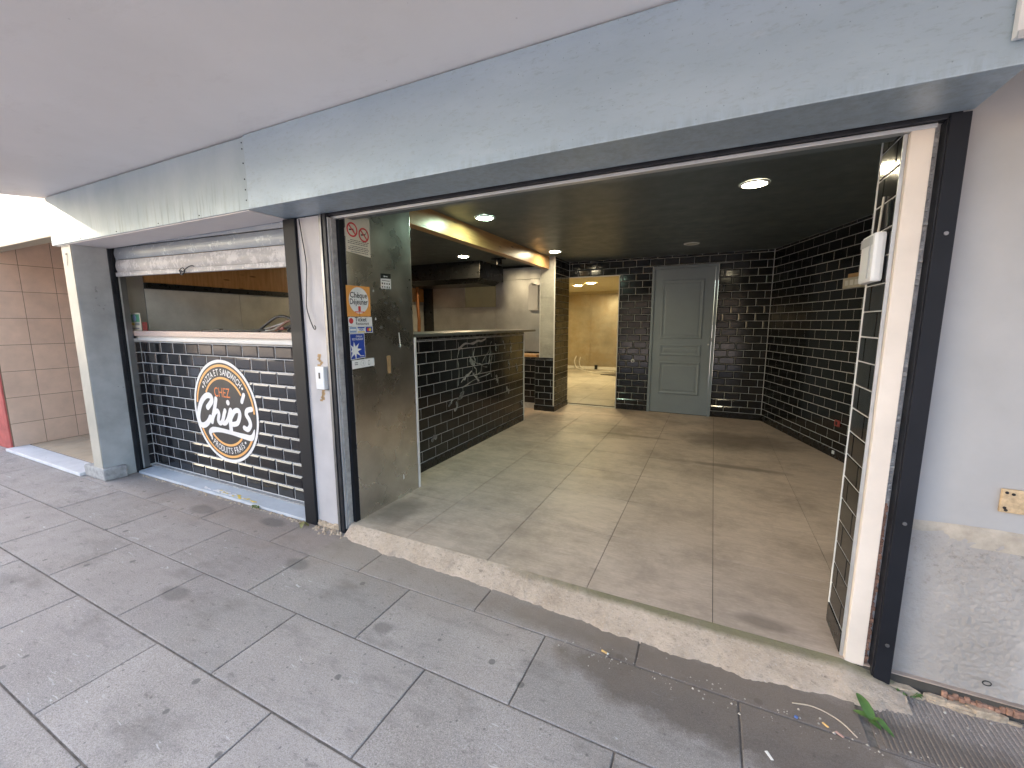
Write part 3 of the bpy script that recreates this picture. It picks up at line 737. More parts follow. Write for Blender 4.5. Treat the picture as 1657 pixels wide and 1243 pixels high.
for a in (145, 39, 229, 315): F.disc('t', (.35 * math.cos(R(a)), .35 * math.sin(R(a))), .011, .0014, 14)
F.text('c', 'CHEZ', -.015, .128, .118, .0014, 0, .74, .004)
st = [([(-.248, .02), (-.18, .08), (-.188, .123), (-.254, .123), (-.331, .068), (-.386, -.017), (-.407, -.095), (-.383, -.149), (-.321, -.149), (-.262, -.115), (-.222, -.07)], .026),
      ([(-.112, .105), (-.142, .025), (-.178, -.05), (-.204, -.108)], .0225),
      ([(-.195, -.085), (-.152, -.026), (-.106, .0), (-.090, -.03), (-.108, -.086), (-.082, -.11), (-.043, -.079), (.0, .005)], .0205),
      ([(.004, .011), (-.027, -.048), (-.043, -.098), (-.004, -.099), (.040, -.055), (.075, .01)], .021),
      ([(.085, .02), (.070, -.068), (.066, -.155)], .025),
      ([(.080, -.045), (.138, .017), (.196, .026), (.205, -.016), (.167, -.081), (.104, -.101)], .022),
      ([(.285, .168), (.252, .108)], .019),
      ([(.371, .055), (.314, .039), (.297, .002), (.328, -.037), (.339, -.082), (.30, -.124), (.255, -.115)], .022)]
for i, (pts, r_) in enumerate(st): F.stroke('s', pts, r_, .0015 + i * .00012)
F.disc('s', (.056, .085), .024, .0016, 20)
F.stroke('s', [(-.225, -.250), (-.246, -.208), (-.193, -.179), (-.071, -.172), (.084, -.180), (.248, -.192), (.345, -.190), (.388, -.12)], [.010, .022, .026, .02, .018, .024, .026, .006], .0029)
F.build(lg, {'w': ('white_rim', MT['p_logow']), 'k': ('dark_disc', MT['p_logo']), 'o': ('orange_rings', MT['p_orl']), 't': ('ring_lettering', MT['p_logow']), 'c': ('small_lettering', MT['p_chez']), 's': ('script_lettering', MT['p_logow'])})

# ================================================================== STEEL PARTITION and its stickers
sp = thing('steel_partition', 'tall dented stainless steel panel left of the doorway carrying payment stickers', 'partition', (-2.3, 2.4, .06))
B(-2.42, -2.19, 2.068, 2.725, .06, 2.44).build('steel_sheet', MT['steel'], sp, .003)
B(-2.235, -2.186, 2.726, 2.75, .06, 1.335).build('white_corner_trim', MT['trim'], sp, .003)
rnd = random.Random(3); m = MB()
for (yy, zz) in ((2.42, 1.60), (2.50, 1.58), (2.58, 1.62), (2.44, 1.49), (2.55, 1.47), (2.36, 1.42), (2.62, 1.40)):
    m.add([(-2.1893, yy + .018 * math.cos(t) * rnd.uniform(.6, 1.2), zz + .014 * math.sin(t) * rnd.uniform(.5, 1.2)) for t in [q * math.pi / 5 for q in range(10)]], [tuple(range(10))])
tag(m.build('dark_smears', plain('smear', (.24, .24, .24), .42, .8), sp), kind='stuff')
m = MB()
m.add([(-2.1890, 2.40, 1.21), (-2.1890, 2.445, 1.21), (-2.1890, 2.44, 1.08), (-2.1890, 2.405, 1.075)], [(0, 1, 2, 3)])
m.build('brown_tape_mark', MT['tape'], sp)
m = MB()
m.add([(-2.1888, 2.545, 1.38), (-2.1888, 2.552, 1.38), (-2.1888, 2.565, 1.27), (-2.1888, 2.553, 1.265)], [(0, 1, 2, 3)])
m.add([(-2.1888, 2.29, 1.67), (-2.1888, 2.302, 1.675), (-2.1888, 2.297, 1.69)], [(0, 1, 2)]); m.add([(-2.1888, 2.30, 1.475), (-2.1888, 2.315, 1.475), (-2.1888, 2.308, 1.495)], [(0, 1, 2)])
m.add([(-2.1888, 2.53, .20), (-2.1888, 2.545, .205), (-2.1888, 2.54, .24), (-2.1888, 2.532, .245)], [(0, 1, 2, 3)])
tag(m.build('white_scraps', MT['p_white'], sp), kind='stuff')
X0 = -2.19
def sticker(name, label, y, z): return thing(name, label, 'sticker' if 'notice' not in name else 'notice', (X0, y, z)), Flat((X0, 0, 0), 'y')
o, F = sticker('no_smoking_notice', 'cream paper notice with two red prohibition rings at the top of the steel panel', 2.18, 2.0)
F.poly('p', [(2.075, 1.918), (2.288, 1.903), (2.292, 2.16), (2.075, 2.16)], .0008)
for cy, cz in ((2.130, 2.062), (2.232, 2.045)):
    F.arc('r', (cy, cz), .036, .047, 0, 360, .0016, 36)
    F.stroke('r', [(cy - .028, cz + .028), (cy + .028, cz - .028)], .005, .0021)
    F.rect('k', cy - .026, cy + .012, cz - .008, cz + .001, .0013, .008)
F.stroke('k', [(2.242, 2.05), (2.252, 2.058), (2.258, 2.072)], .0018, .0013); F.stroke('k', [(2.116, 2.058), (2.13, 2.066), (2.145, 2.06), (2.15, 2.045)], .0018, .0013)
rnd = random.Random(6)
for q, zz in enumerate((1.995, 1.984, 1.973, 1.956, 1.945, 1.934, 1.921)):
    a = 2.09 + (.02 if q in (0, 3, 6) else 0)
    while a < 2.265:
        L = rnd.uniform(.008, .026); F.rect('k', a, min(a + L, 2.275), zz, zz + .0036, .0013, -.0004); a += L + .004
F.build(o, {'p': ('paper', MT['p_cream']), 'r': ('red_rings', MT['p_red']), 'k': ('black_print', MT['p_black'])})
o, F = sticker('meal_voucher_sticker', 'square orange sticker with a white disc reading Chèque Déjeuner on the steel panel', 2.16, 1.6)
F.poly('o', [(2.050, 1.495), (2.262, 1.499), (2.262, 1.703), (2.050, 1.700)], .0008); F.arc('w', (2.157, 1.605), .0, .088, 0, 360, .0013, 48)
F.text('k', 'Chèque', 2.157, 1.622, .053, .0018, 0, .92, .012); F.text('k', 'Déjeuner', 2.157, 1.578, .053, .0018, 0, .80, .012)
F.rect('r', 2.148, 2.17, 1.533, 1.566, .0018); F.rect('r', 2.115, 2.20, 1.524, 1.531, .0018); F.stroke('k', [(2.158, 1.533), (2.158, 1.495)], .002, .0018)
F.build(o, {'o': ('orange_field', MT['p_or']), 'w': ('white_disc', MT['p_white']), 'k': ('black_lettering', MT['p_black']), 'r': ('red_emblem', MT['p_red'])})
o, F = sticker('ticket_sticker', 'white strip sticker with a red ball reading Ticket Restaurant under the orange sticker', 2.16, 1.46)
F.poly('w', [(2.055, 1.432), (2.272, 1.432), (2.270, 1.4945), (2.055, 1.4925)], .0008); F.arc('r', (2.079, 1.467), 0, .019, 0, 360, .0013, 28)
F.text('k', 'Ticket', 2.165, 1.464, .041, .0013, 0, 1.0, .016); F.text('k', 'Restaurant', 2.18, 1.440, .029, .0013, 0, .95, .008)
F.build(o, {'w': ('white_field', MT['p_white']), 'r': ('red_ball', MT['p_red']), 'k': ('black_lettering', MT['p_black'])})
o, F = sticker('card_logo_strip', 'narrow strip of three small card emblems below the ticket sticker', 2.16, 1.41)
F.poly('w', [(2.056, 1.385), (2.274, 1.385), (2.274, 1.430), (2.056, 1.430)], .0008)
F.rect('lb', 2.062, 2.122, 1.389, 1.426, .0013); F.rect('w2', 2.066, 2.118, 1.402, 1.413, .0018)
F.rect('w', 2.132, 2.196, 1.389, 1.426, .0010); F.rect('b', 2.132, 2.196, 1.417, 1.426, .0014); F.rect('y', 2.132, 2.196, 1.389, 1.396, .0014); F.text('b', 'VISA', 2.164, 1.400, .021, .0016, 0, 1, .02)
F.rect('b2', 2.206, 2.268, 1.389, 1.426, .0013); F.arc('r', (2.229, 1.4075), 0, .0125, 0, 360, .0018, 20); F.arc('y', (2.246, 1.4075), 0, .0125, 0, 360, .0021, 20)
F.build(o, {'w': ('white_field', MT['p_white']), 'lb': ('pale_blue_card', MT['p_lblue']), 'w2': ('white_band', MT['p_white']), 'b': ('blue_print', MT['p_blue']), 'b2': ('dark_card', MT['p_blue']), 'y': ('yellow_print', MT['p_yel']), 'r': ('red_print', MT['p_red'])})
o, F = sticker('blue_star_sticker', 'blue sticker with a big white star at the left edge of the steel panel', 2.12, 1.3)
F.poly('w', [(2.058, 1.205), (2.192, 1.215), (2.190, 1.384), (2.058, 1.383)], .0008); F.poly('b', [(2.062, 1.209), (2.188, 1.219), (2.186, 1.380), (2.062, 1.379)], .0013)
star = []
for q in range(16):
    a = math.pi * 2 * q / 16 + .12; rr = .062 if q % 2 == 0 else .026
    star.append((max(2.0625, 2.098 + rr * math.cos(a)), 1.268 + rr * math.sin(a)))
F.poly('s', star, .0022)
F.text('s', 'chèque', 2.14, 1.357, .022, .0018, 0, .9, .006); F.text('s', 'RESTAURANT', 2.128, 1.337, .020, .0018, 0, .82, .012)
F.rect('s', 2.14, 2.18, 1.226, 1.230, .0018)
F.build(o, {'w': ('white_border', MT['p_white']), 'b': ('blue_field', MT['p_blue']), 's': ('white_print', MT['p_white'])})
o, F = sticker('contactless_strip', 'white strip sticker with wave and phone symbols below the blue sticker', 2.17, 1.17)
F.poly('w', [(2.066, 1.142), (2.274, 1.150), (2.272, 1.206), (2.066, 1.202)], .0008)
F.arc('k', (2.165, 1.176), .020, .0215, 0, 360, .0013, 24)
for q in (.006, .010, .014): F.arc('k', (2.157, 1.176), q, q + .0016, -45, 45, .0013, 8)
F.rect('k', 2.213, 2.230, 1.160, 1.193, .0013); F.rect('w2', 2.2155, 2.2275, 1.165, 1.189, .0018); F.rect('k', 2.09, 2.118, 1.180, 1.187, .0013); F.rect('k', 2.09, 2.118, 1.168, 1.175, .0013)
F.build(o, {'w': ('white_field', MT['p_white']), 'k': ('grey_print', MT['p_grey']), 'w2': ('phone_screen', MT['p_white'])})
o, F = sticker('rules_sticker', 'small white sticker with black heading and symbol rows on the steel panel', 2.43, 1.75)
F.poly('w', [(2.376, 1.700), (2.482, 1.703), (2.482, 1.812), (2.376, 1.806)], .0008); F.poly('k', [(2.376, 1.772), (2.482, 1.777), (2.482, 1.813), (2.376, 1.807)], .0014)
F.arc('w2', (2.413, 1.789), 0, .006, 0, 360, .0019, 12); F.rect('w2', 2.423, 2.448, 1.787, 1.792, .0019)
for r_ in range(2):
    for q in range(4):
        a, b = 2.392 + q * .024, 1.738 - r_ * .024
        if (q + r_) % 3: F.arc('k', (a, b), 0, .007, 20, 340, .0014, 12)
        else: F.rect('k', a - .006, a + .006, b - .006, b + .006, .0014)
F.rect('k', 2.388, 2.468, 1.757, 1.761, .0014)
F.build(o, {'w': ('white_field', MT['p_white']), 'k': ('black_print', MT['p_black']), 'w2': ('white_print', MT['p_white'])})

# hatch stickers on the dark side wall
ks = thing('hatch_leaflet', 'small pale green and white leaflet standing at the left end of the granite counter', 'leaflet', (-5.1, 2.11, 1.385))
F = Flat((0, 2.110, 0), 'x')
B(-5.165, -4.965, 2.110, 2.114, 1.385, 1.553).build('card', MT['p_cream'], ks)
F.rect('g', -5.15, -4.98, 1.468, 1.54, .0006); F.arc('l', (-5.07, 1.505), 0, .034, 0, 360, .0011, 24); F.rect('y', -5.14, -5.08, 1.436, 1.462, .0006); F.rect('k', -5.07, -4.99, 1.436, 1.462, .0006); F.rect('k', -5.13, -5.0, 1.40, 1.412, .0006)
F.build(ks, {'g': ('green_print', MT['p_green']), 'l': ('pale_print', MT['p_lblue']), 'y': ('yellow_print', MT['p_yel']), 'k': ('dark_print', MT['p_grey'])})
tag(B(-4.96, -4.88, 2.118, 2.124, 1.385, 1.465).build('red_card', MT['red'], None, .001), 'small red card beside the green leaflet on the granite counter', 'card')

# ================================================================== SHOP INTERIOR
bw = tag(MB().add([], []).box(-2.23, -1.372, 6.806, 6.95, 2.197, 2.62).box(-1.372, -.885, 6.806, 6.95, 0, 2.62).box(-.884, .025, 6.806, 6.95, 2.292, 2.62).box(.026, 2.4, 6.806, 6.95, 0, 2.62).build('rear_wall', MT['grout_in']),
         'black tiled rear wall holding the grey door and the bright doorway', 'wall')
lay(bw, (-2.2, 6.806), 0, 2.885, .150, 2.44, MT['black'], .205, .1035, .0056, (.22, .72), .026, ex=[(0, .826, 0, 2.195), (1.316, 2.226, 0, 2.290)], style='bevel', tilt=.35)
B(-1.37, -.886, 6.795, 6.8055, .06, .147).build('plinth', MT['plinth'], bw, .001); B(.027, .69, 6.795, 6.8055, .06, .147).build('plinth', MT['plinth'], bw, .001)
B(-2.2, -1.374, 6.797, 6.83, 2.184, 2.1965).build('white_opening_trim', MT['trim'], bw, .001); B(-1.3865, -1.3735, 6.797, 6.83, .06, 2.183).build('white_opening_trim', MT['trim'], bw, .001)
B(-2.2, -1.374, 6.79, 6.84, .0605, .066).build('floor_strip', MT['trim'], bw)

d = thing('grey_door', 'grey painted panelled door closed in the rear tiled wall', 'door', (-.43, 6.82, .06))
fr = MB().box(-.882, -.845, 6.776, 6.86, .06, 2.287).box(-.015, .023, 6.776, 6.86, .06, 2.287).box(-.8445, -.0155, 6.776, 6.86, 2.25, 2.287)
fr.build('door_frame', MT['door'], d, .003)
B(-.842, -.018, 6.790, 6.855, .068, 2.247).build('door_leaf', MT['door'], d, .003)
for (z0, z1) in ((1.215, 2.085), (.955, 1.125), (.365, .862)):
    m = MB(); x0, x1 = -.732, -.150
    def rg(i, y): return [(x0 + i, y, z0 + i), (x1 - i, y, z0 + i), (x1 - i, y, z1 - i), (x0 + i, y, z1 - i)]
    R_ = rg(0, 6.7899) + rg(.008, 6.7795) + rg(.020, 6.7795) + rg(.034, 6.7875) + rg(.05, 6.7890) + rg(.066, 6.7835)
    m.add(R_, [(4 * a + i, 4 * a + (i + 1) % 4, 4 * a + 4 + (i + 1) % 4, 4 * a + 4 + i) for a in range(5) for i in range(4)] + [(20, 21, 22, 23)])
    m.build('door_panel', MT['door'], d)
hp = B(-.075, -.035, 6.783, 6.7895, 1.06, 1.30).build('lock_plate', MT['door'], d, .002)
MB().tube([(-.055, 6.784, 1.135), (-.055, 6.777, 1.135)], .012, 12).build('keyhole_cap', MT['plastic'], hp)
B(-.019, -.008, 6.770, 6.7755, 1.18, 1.23).build('strike_plate', MT['guide'], d)

# right interior wall, flaring towards the street
ang = math.atan2(-1.8, .59); ux, uy = math.cos(ang), math.sin(ang); nx, ny = uy, -ux
P0 = (.692, 6.805); Lw = 4.74; P1 = (P0[0] + ux * Lw, P0[1] + uy * Lw)
rw = tag(MB().prism([P0, P1, (P1[0] - nx * .15, P1[1] - ny * .15), (P0[0] - nx * .15, P0[1] - ny * .15)], 0, 2.62).build('right_inner_wall', MT['grout_in']), 'black tiled right inner wall running from rear corner towards the street', 'wall')
lay(rw, P0, ang, 4.7, .150, 2.44, MT['black_dull'], .205, .1035, .0062, (.4, .9), .026, style='pillow', tilt=.3)
MB().prism([(P0[0] + nx * .010, P0[1] + ny * .010), (P1[0] + nx * .010, P1[1] + ny * .010), P1, P0][::-1], .06, .147).build('plinth', MT['plinth'], rw)
def onwall(s0, z, dpt=0): return (P0[0] + ux * s0 + nx * dpt, P0[1] + uy * s0 + ny * dpt, z)
def wallbox(s0, s1, z0, z1, d0, d1):
    a = [(P0[0] + ux * s + nx * q, P0[1] + uy * s + ny * q) for s, q in ((s0, d0), (s0, d1), (s1, d1), (s1, d0))]
    return MB().prism(a, z0, z1)
sb = thing('switch_box', 'beige switch box with three keys on the right inner wall', 'switch box', onwall(1.72, 1.85))
wallbox(1.585, 1.86, 1.785, 1.885, .006, .05).build('casing', MT['beigebox'], sb, .005)
wallbox(1.62, 1.86, 1.888, 1.925, .006, .03).build('upper_trunking', MT['tape'], sb, .003)
for s0 in (1.63, 1.70, 1.77): wallbox(s0, s0 + .045, 1.81, 1.86, .05, .056).build('key', MT['trim'], sb, .002)
rs = thing('red_socket', 'small broken red socket low on the right inner wall', 'socket', onwall(1.68, .42))
wallbox(1.64, 1.715, .395, .46, .004, .018).build('plate', MT['red'], rs, .003); wallbox(1.665, 1.69, .412, .445, .018, .022).build('pin_hole', MT['p_black'], rs)
tag(wallbox(1.655, 1.685, .10, .135, .010, .02).build('white_plug', MT['plastic'], None, .003), 'tiny white plug at the foot of the right inner wall', 'plug')
ws = thing('round_cable_outlet', 'small round white outlet on the rear wall between doorway and grey door', 'outlet', (-1.128, 6.8, .854))
MB().tube([(-1.128, 6.802, .854), (-1.128, 6.785, .854)], .028, 16).build('ring', MT['plastic'], ws, .003); MB().tube([(-1.124, 6.786, .850), (-1.124, 6.782, .850)], .012, 12).build('hole', MT['p_black'], ws)

# detector on the right jamb
al = thing('white_detector', 'white plastic motion detector box fixed to the tiled right jamb', 'detector', (.55, 2.16, 1.7))
MB().prism([(.528, 2.072), (.566, 2.066), (.566, 2.245), (.528, 2.225)], 1.605, 1.79).build('housing', MT['plastic'], al, .012)
MB().prism([(.524, 2.125), (.526, 2.083), (.5275, 2.083), (.5275, 2.218), (.524, 2.215)], 1.745, 1.778).build('lens', MT['plastic_g'], al, .001)
B(.5240, .5275, 2.10, 2.105, 1.62, 1.775).build('seam', MT['plastic_g'], al)
MB().tube([(.55, 2.15, 1.77), (.558, 2.15, 1.80), (.562, 2.152, 1.90), (.563, 2.15, 1.93)], .004, 6).build('cable', MT['beigebox'], al)

# counter
ct = thing('tiled_counter', 'black tiled service counter with glue marks beside the steel panel', 'counter', (-2.6, 4.0, .06))
B(-2.95, -2.404, 2.752, 5.395, .0, 1.328).build('counter_body', MT['grout_in'], ct)
lay(ct, (-2.404, 2.76), R(90), 2.625, .148, 1.300, MT['black_dull'], .2085, .1035, .0065, (.42, .92), .148, style='flat', tilt=.2)
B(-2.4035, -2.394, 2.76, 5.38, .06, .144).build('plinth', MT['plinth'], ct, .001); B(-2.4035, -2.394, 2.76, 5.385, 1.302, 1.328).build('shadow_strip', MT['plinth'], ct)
B(-2.41, -2.392, 5.386, 5.40, .06, 1.328).build('white_corner_trim', MT['trim'], ct, .001)
B(-3.0, -2.345, 2.752, 5.70, 1.3285, 1.358).build('worktop', MT['guide'], ct, .004)
F = Flat((-2.3978, 0, 0), 'y'); rnd = random.Random(12)
def smear(y0, z0, y1, z1, r_, n=6, key='g', jit=.02):
    pts = [(y0 + (y1 - y0) * k / n + rnd.uniform(-jit, jit), z0 + (z1 - z0) * k / n + rnd.uniform(-jit, jit)) for k in range(n + 1)]
    F.stroke(key, pts, [r_ * rnd.uniform(.35, 1.3) for _ in pts], .0005 + rnd.random() * .0012)
for a in ((3.70, 1.25, 3.70, .80, .005), (4.42, 1.25, 4.42, .82, .005), (3.72, 1.20, 4.30, 1.27, .014), (3.95, 1.05, 4.02, 1.0, .02), (4.02, 1.15, 4.05, .86, .008), (4.10, .86, 4.40, 1.18, .004), (3.74, .82, 3.95, .92, .010), (3.76, .78, 4.40, .86, .006), (4.0, .90, 4.12, .80, .012),
          (3.50, .60, 3.56, .66, .013), (3.62, .55, 3.66, .62, .012), (3.70, .66, 3.78, .70, .02), (4.55, 1.2, 4.55, 1.12, .012), (4.75, 1.22, 4.78, 1.12, .012), (4.95, 1.2, 4.97, 1.08, .012), (4.55, .80, 4.58, .72, .012), (4.9, .95, 4.93, .84, .014), (5.15, .9, 5.17, .82, .012), (4.85, .6, 4.9, .55, .02), (3.2, .33, 3.27, .36, .028), (5.3, .35, 5.32, .3, .01), (3.9, 1.08, 4.3, .92, .004), (4.35, .95, 4.40, 1.1, .01)): smear(*a)
F.build(ct, {'g': ('glue_marks', MT['glue'])})
for q in ct.children:
    if q.name.startswith('glue_marks'): tag(q, kind='stuff')

bm_ = tag(B(-2.40, -2.30, 2.726, 6.118, 2.262, 2.475).build('wooden_beam', MT['beam'], None, .004), 'varnished wooden beam below the dark ceiling above the counter', 'beam')
# column at the end of the counter
cl = thing('tiled_column', 'square column with beige upper tiles and black lower tiles left of the rear doorway', 'column', (-2.35, 6.4, .06))
B(-2.46, -2.206, 6.13, 6.804, .0, 2.62).build('core', MT['grout_in'], cl)
lay(cl, (-2.206, 6.132), R(90), .672, .150, 2.44, MT['black'], .205, .1035, .0056, (.3, .8), .026, style='pillow', tilt=.3)
B(-2.53, -2.206, 6.1305, 6.1285, 0, .9).build('lower_front', MT['grout_in'], cl)
lay(cl, (-2.53, 6.128), 0, .318, .150, .890, MT['black'], .205, .1035, .0062, (.3, .8), .045, style='pillow', tilt=.3)
B(-2.54, -2.196, 6.118, 6.1275, .06, .146).build('plinth', MT['plinth'], cl); B(-2.2055, -2.197, 6.128, 6.80, .06, .146).build('plinth', MT['plinth'], cl)
for z0, z1 in ((.915, 1.22), (1.224, 1.83), (1.834, 2.258)): B(-2.445, -2.222, 6.122, 6.1295, z0, z1).build('beige_tile', MT['coltile'], cl, .001)
B(-2.452, -2.446, 6.119, 6.1295, .91, 2.26).build('white_edge_trim', MT['trim'], cl); B(-2.219, -2.203, 6.115, 6.1295, .15, 2.44).build('white_edge_trim', MT['trim'], cl)
B(-2.535, -2.222, 6.115, 6.1295, .895, .910).build('ledge', MT['hood'], cl)
lw = thing('low_tiled_wall', 'low black tiled wall with wooden top between counter and column', 'low wall', (-2.7, 6.3, .06))
B(-3.6, -2.54, 6.24, 6.42, 0, .905).build('core', MT['grout_in'], lw)
lay(lw, (-3.6, 6.24), 0, 1.055, .15, .90, MT['black'], .205, .1035, .0062, (.6, .1), .045, style='pillow', tilt=.3)
B(-3.6, -2.54, 6.22, 6.55, .906, .945).build('wooden_top', MT['beam'], lw, .003)

# kitchen
kb = thing('kitchen_rear_wall', 'stainless steel sheets and cream panel on the rear wall of the kitchen', 'wall', (-3.7, 6.8, 0))
B(-5.3, -2.47, 6.81, 6.95, 0, 2.62).build('backing', MT['hood'], kb)
B(-3.574, -2.47, 6.79, 6.809, .95, 2.20).build('steel_sheet', MT['steelk'], kb, .003); B(-3.574, -2.47, 6.786, 6.809, 2.203, 2.40).build('steel_sheet', MT['steelk'], kb, .003)
B(-4.95, -3.578, 6.79, 6.809, .95, 1.742).build('steel_sheet', MT['steelk'], kb, .003); B(-4.95, -4.222, 6.788, 6.809, 1.745, 2.40).build('steel_sheet', MT['steelk'], kb, .003)
B(-4.218, -3.578, 6.787, 6.809, 1.745, 2.22).build('cream_panel', MT['cream_panel'], kb, .002); B(-4.218, -3.578, 6.788, 6.809, 2.223, 2.40).build('cream_strip', MT['cream_wall'], kb, .002)
kl = thing('kitchen_side_wall', 'pale brushed steel side wall behind the serving hatch', 'wall', (-5.1, 4.0, 0))
B(-5.30, -5.20, 2.275, 6.809, 0, 2.62).build('backing', MT['p_grey'], kl)
for y0, y1 in ((2.272, 3.21), (3.214, 4.6), (4.604, 6.785)): B(-5.199, -5.19, y0, y1, .95, 1.80).build('steel_sheet', MT['steel_l'], kl, .002)
B(-5.199, -5.15, 2.272, 4.7, 1.80, 1.86).build('black_rail', MT['hood'], kl, .003)
B(-5.199, -5.17, 2.272, 6.78, 1.861, 2.44).build('wood_panel', MT['copper'], kl, .002)
B(-5.199, -5.185, 2.272, 6.78, .05, .949).build('lower_panel', MT['hood'], kl)
tag(MB().tube([(-4.9, 6.25, .9), (-4.9, 6.25, 1.2), (-4.885, 6.25, 1.5), (-4.905, 6.25, 1.8), (-4.9, 6.25, 2.4)], .03, 12).build('copper_pipe', MT['pipe'], None, 0, True), 'upright copper coloured pipe in the kitchen behind the counter', 'pipe')
hd = thing('kitchen_hood', 'black extractor hood hanging under the kitchen ceiling', 'extractor hood', (-4.2, 6.2, 2.2))
MB().prism([(-5.1, 5.95), (-3.42, 5.95), (-3.42, 6.78), (-5.1, 6.78)], 2.17, 2.44).build('hood_box', MT['hood'], hd, .004)
MB().add([(-5.1, 5.97, 2.169), (-3.44, 5.97, 2.169), (-3.44, 6.7, 2.169), (-5.1, 6.7, 2.169), (-5.1, 6.05, 2.10), (-3.55, 6.05, 2.10), (-3.55, 6.7, 2.10), (-5.1, 6.7, 2.10)],
         [(0, 1, 5, 4), (1, 2, 6, 5), (2, 3, 7, 6), (3, 0, 4, 7), (4, 5, 6, 7), (0, 3, 2, 1)]).build('hood_skirt', MT['hood'], hd)
eb = thing('electric_box', 'white electric box on the kitchen rear wall beside the column', 'electric box', (-2.85, 6.76, 1.9))
B(-2.90, -2.72, 6.70, 6.788, 1.67, 2.09).build('box', MT['plastic'], eb, .005); B(-2.81, -2.73, 6.692, 6.6995, 1.70, 1.90).build('lid', MT['plastic'], eb, .003); B(-2.87, -2.83, 6.71, 6.75, 2.091, 2.13).build('cable_entry', MT['plastic'], eb, .003)
cc_ = thing('ceiling_camera', 'small black fitting hanging from the kitchen ceiling above the cream panel', 'ceiling fitting', (-3.3, 5.8, 2.4))
MB().tube([(-3.05, 5.9, 2.44), (-3.05, 5.9, 2.34)], .05, 12).build('dome', MT['hood'], cc_, .01); B(-3.16, -2.95, 5.86, 5.94, 2.42, 2.44).build('mount', MT['hood'], cc_)
cb = thing('cable_tangle', 'tangle of black white and brown cables lying on the granite counter', 'cables', (-2.9, 2.3, 1.385))
def cab(nm, mt, pts, r_=.006): MB().tube(catmull(pts, 8), r_, 7).build(nm, MT[mt], cb, 0, True)
cab('white_cable', 'cable_w', [(-3.95, 2.25, 1.392), (-3.7, 2.24, 1.391), (-3.4, 2.22, 1.391), (-3.22, 2.23, 1.40), (-3.05, 2.26, 1.47), (-2.9, 2.3, 1.495), (-2.75, 2.32, 1.44)])
cab('white_cable', 'cable_w', [(-3.30, 2.18, 1.391), (-3.15, 2.2, 1.43), (-3.0, 2.25, 1.47), (-2.85, 2.3, 1.46), (-2.72, 2.33, 1.52), (-2.62, 2.36, 1.55)])
cab('brown_cable', 'cable_br', [(-3.35, 2.28, 1.392), (-3.2, 2.27, 1.44), (-3.05, 2.28, 1.475), (-2.92, 2.27, 1.43), (-2.85, 2.25, 1.395), (-2.7, 2.25, 1.392)])
cab('black_cable', 'cable_b', [(-3.2, 2.35, 1.392), (-3.08, 2.33, 1.46), (-2.95, 2.3, 1.50), (-2.82, 2.28, 1.46), (-2.74, 2.28, 1.41), (-2.6, 2.3, 1.392)], .009)
cab('black_cable', 'cable_b', [(-3.1, 2.2, 1.392), (-2.95, 2.22, 1.44), (-2.8, 2.3, 1.48), (-2.66, 2.36, 1.50), (-2.58, 2.4, 1.46)], .009)
cab('black_cable', 'cable_b', [(-2.95, 2.18, 1.392), (-2.86, 2.2, 1.40), (-2.75, 2.22, 1.42), (-2.65, 2.22, 1.395)], .011)
cab('black_cable', 'cable_b', [(-3.28, 2.16, 1.392), (-3.16, 2.15, 1.45), (-3.02, 2.16, 1.505), (-2.88, 2.17, 1.475), (-2.80, 2.16, 1.40)], .010)
cab('brown_cable', 'cable_br', [(-3.05, 2.14, 1.395), (-2.92, 2.14, 1.46), (-2.80, 2.15, 1.49), (-2.68, 2.16, 1.52), (-2.63, 2.17, 1.53)], .008)
cab('black_cable', 'cable_b', [(-2.90, 2.13, 1.395), (-2.82, 2.13, 1.45), (-2.74, 2.14, 1.46), (-2.65, 2.15, 1.43)], .009)
cab('black_cable', 'cable_b', [(-4.0, 2.13, 1.392), (-3.7, 2.14, 1.391), (-3.4, 2.13, 1.393), (-3.2, 2.15, 1.40)], .008)
MB().box(-4.05, -3.94, 2.235, 2.27, 1.384, 1.405).build('plug', MT['cable_b'], cb, .006); MB().box(-3.10, -3.03, 2.19, 2.22, 1.40, 1.425).build('red_plug', MT['red'], cb, .005)

# back room
tag(B(-4.6, -.3, 12.55, 12.7, 0, 2.6).build('back_room_wall', MT['cream_wall']), 'cream wall top behind the stained steel in the back room', 'wall')
bs = thing('stained_steel_wall', 'brown stained steel cladding on the far wall seen through the rear doorway', 'wall cladding', (-3.2, 12.5, .1))
for x0, x1 in ((-4.55, -3.35), (-3.345, -2.1), (-2.095, -.4)): B(x0, x1, 12.49, 12.548, .14, 2.31).build('steel_sheet', MT['steelb'], bs, .004)
B(-4.55, -.4, 12.48, 12.549, .06, .138).build('pale_skirting', MT['trim'], bs, .004)
tag(B(-4.7, -4.55, 6.95, 12.7, 0, 2.6).build('back_room_left_wall', MT['cream_wall']), 'cream left wall of the back room behind the tiled column', 'wall')
tag(B(-.38, -.3, 6.95, 12.7, 0, 2.6).build('back_room_right_wall', MT['cream_wall']), 'cream right wall of the back room behind the grey door', 'wall')
tag(B(-4.7, -.3, 6.952, 12.7, 2.385, 2.6).build('back_room_ceiling', MT['cream_wall']), kind='structure')
bc = thing('floor_cable', 'pale cable trailing across the back room floor', 'cable', (-3, 11.5, .06))
MB().tube(catmull([(-3.75, 12.4, .45), (-3.8, 12.38, .3), (-3.72, 12.3, .12), (-3.5, 12.1, .07), (-3.0, 11.6, .07), (-2.6, 11.8, .08), (-2.3, 12.1, .09)], 8), .016, 7).build('loose_end', MT['cable_w'], bc, 0, True)
MB().tube(catmull([(-3.62, 12.4, .42), (-3.64, 12.36, .25), (-3.55, 12.3, .10), (-3.4, 12.2, .07)], 8), .014, 7).build('loose_end', MT['cable_w'], bc, 0, True)
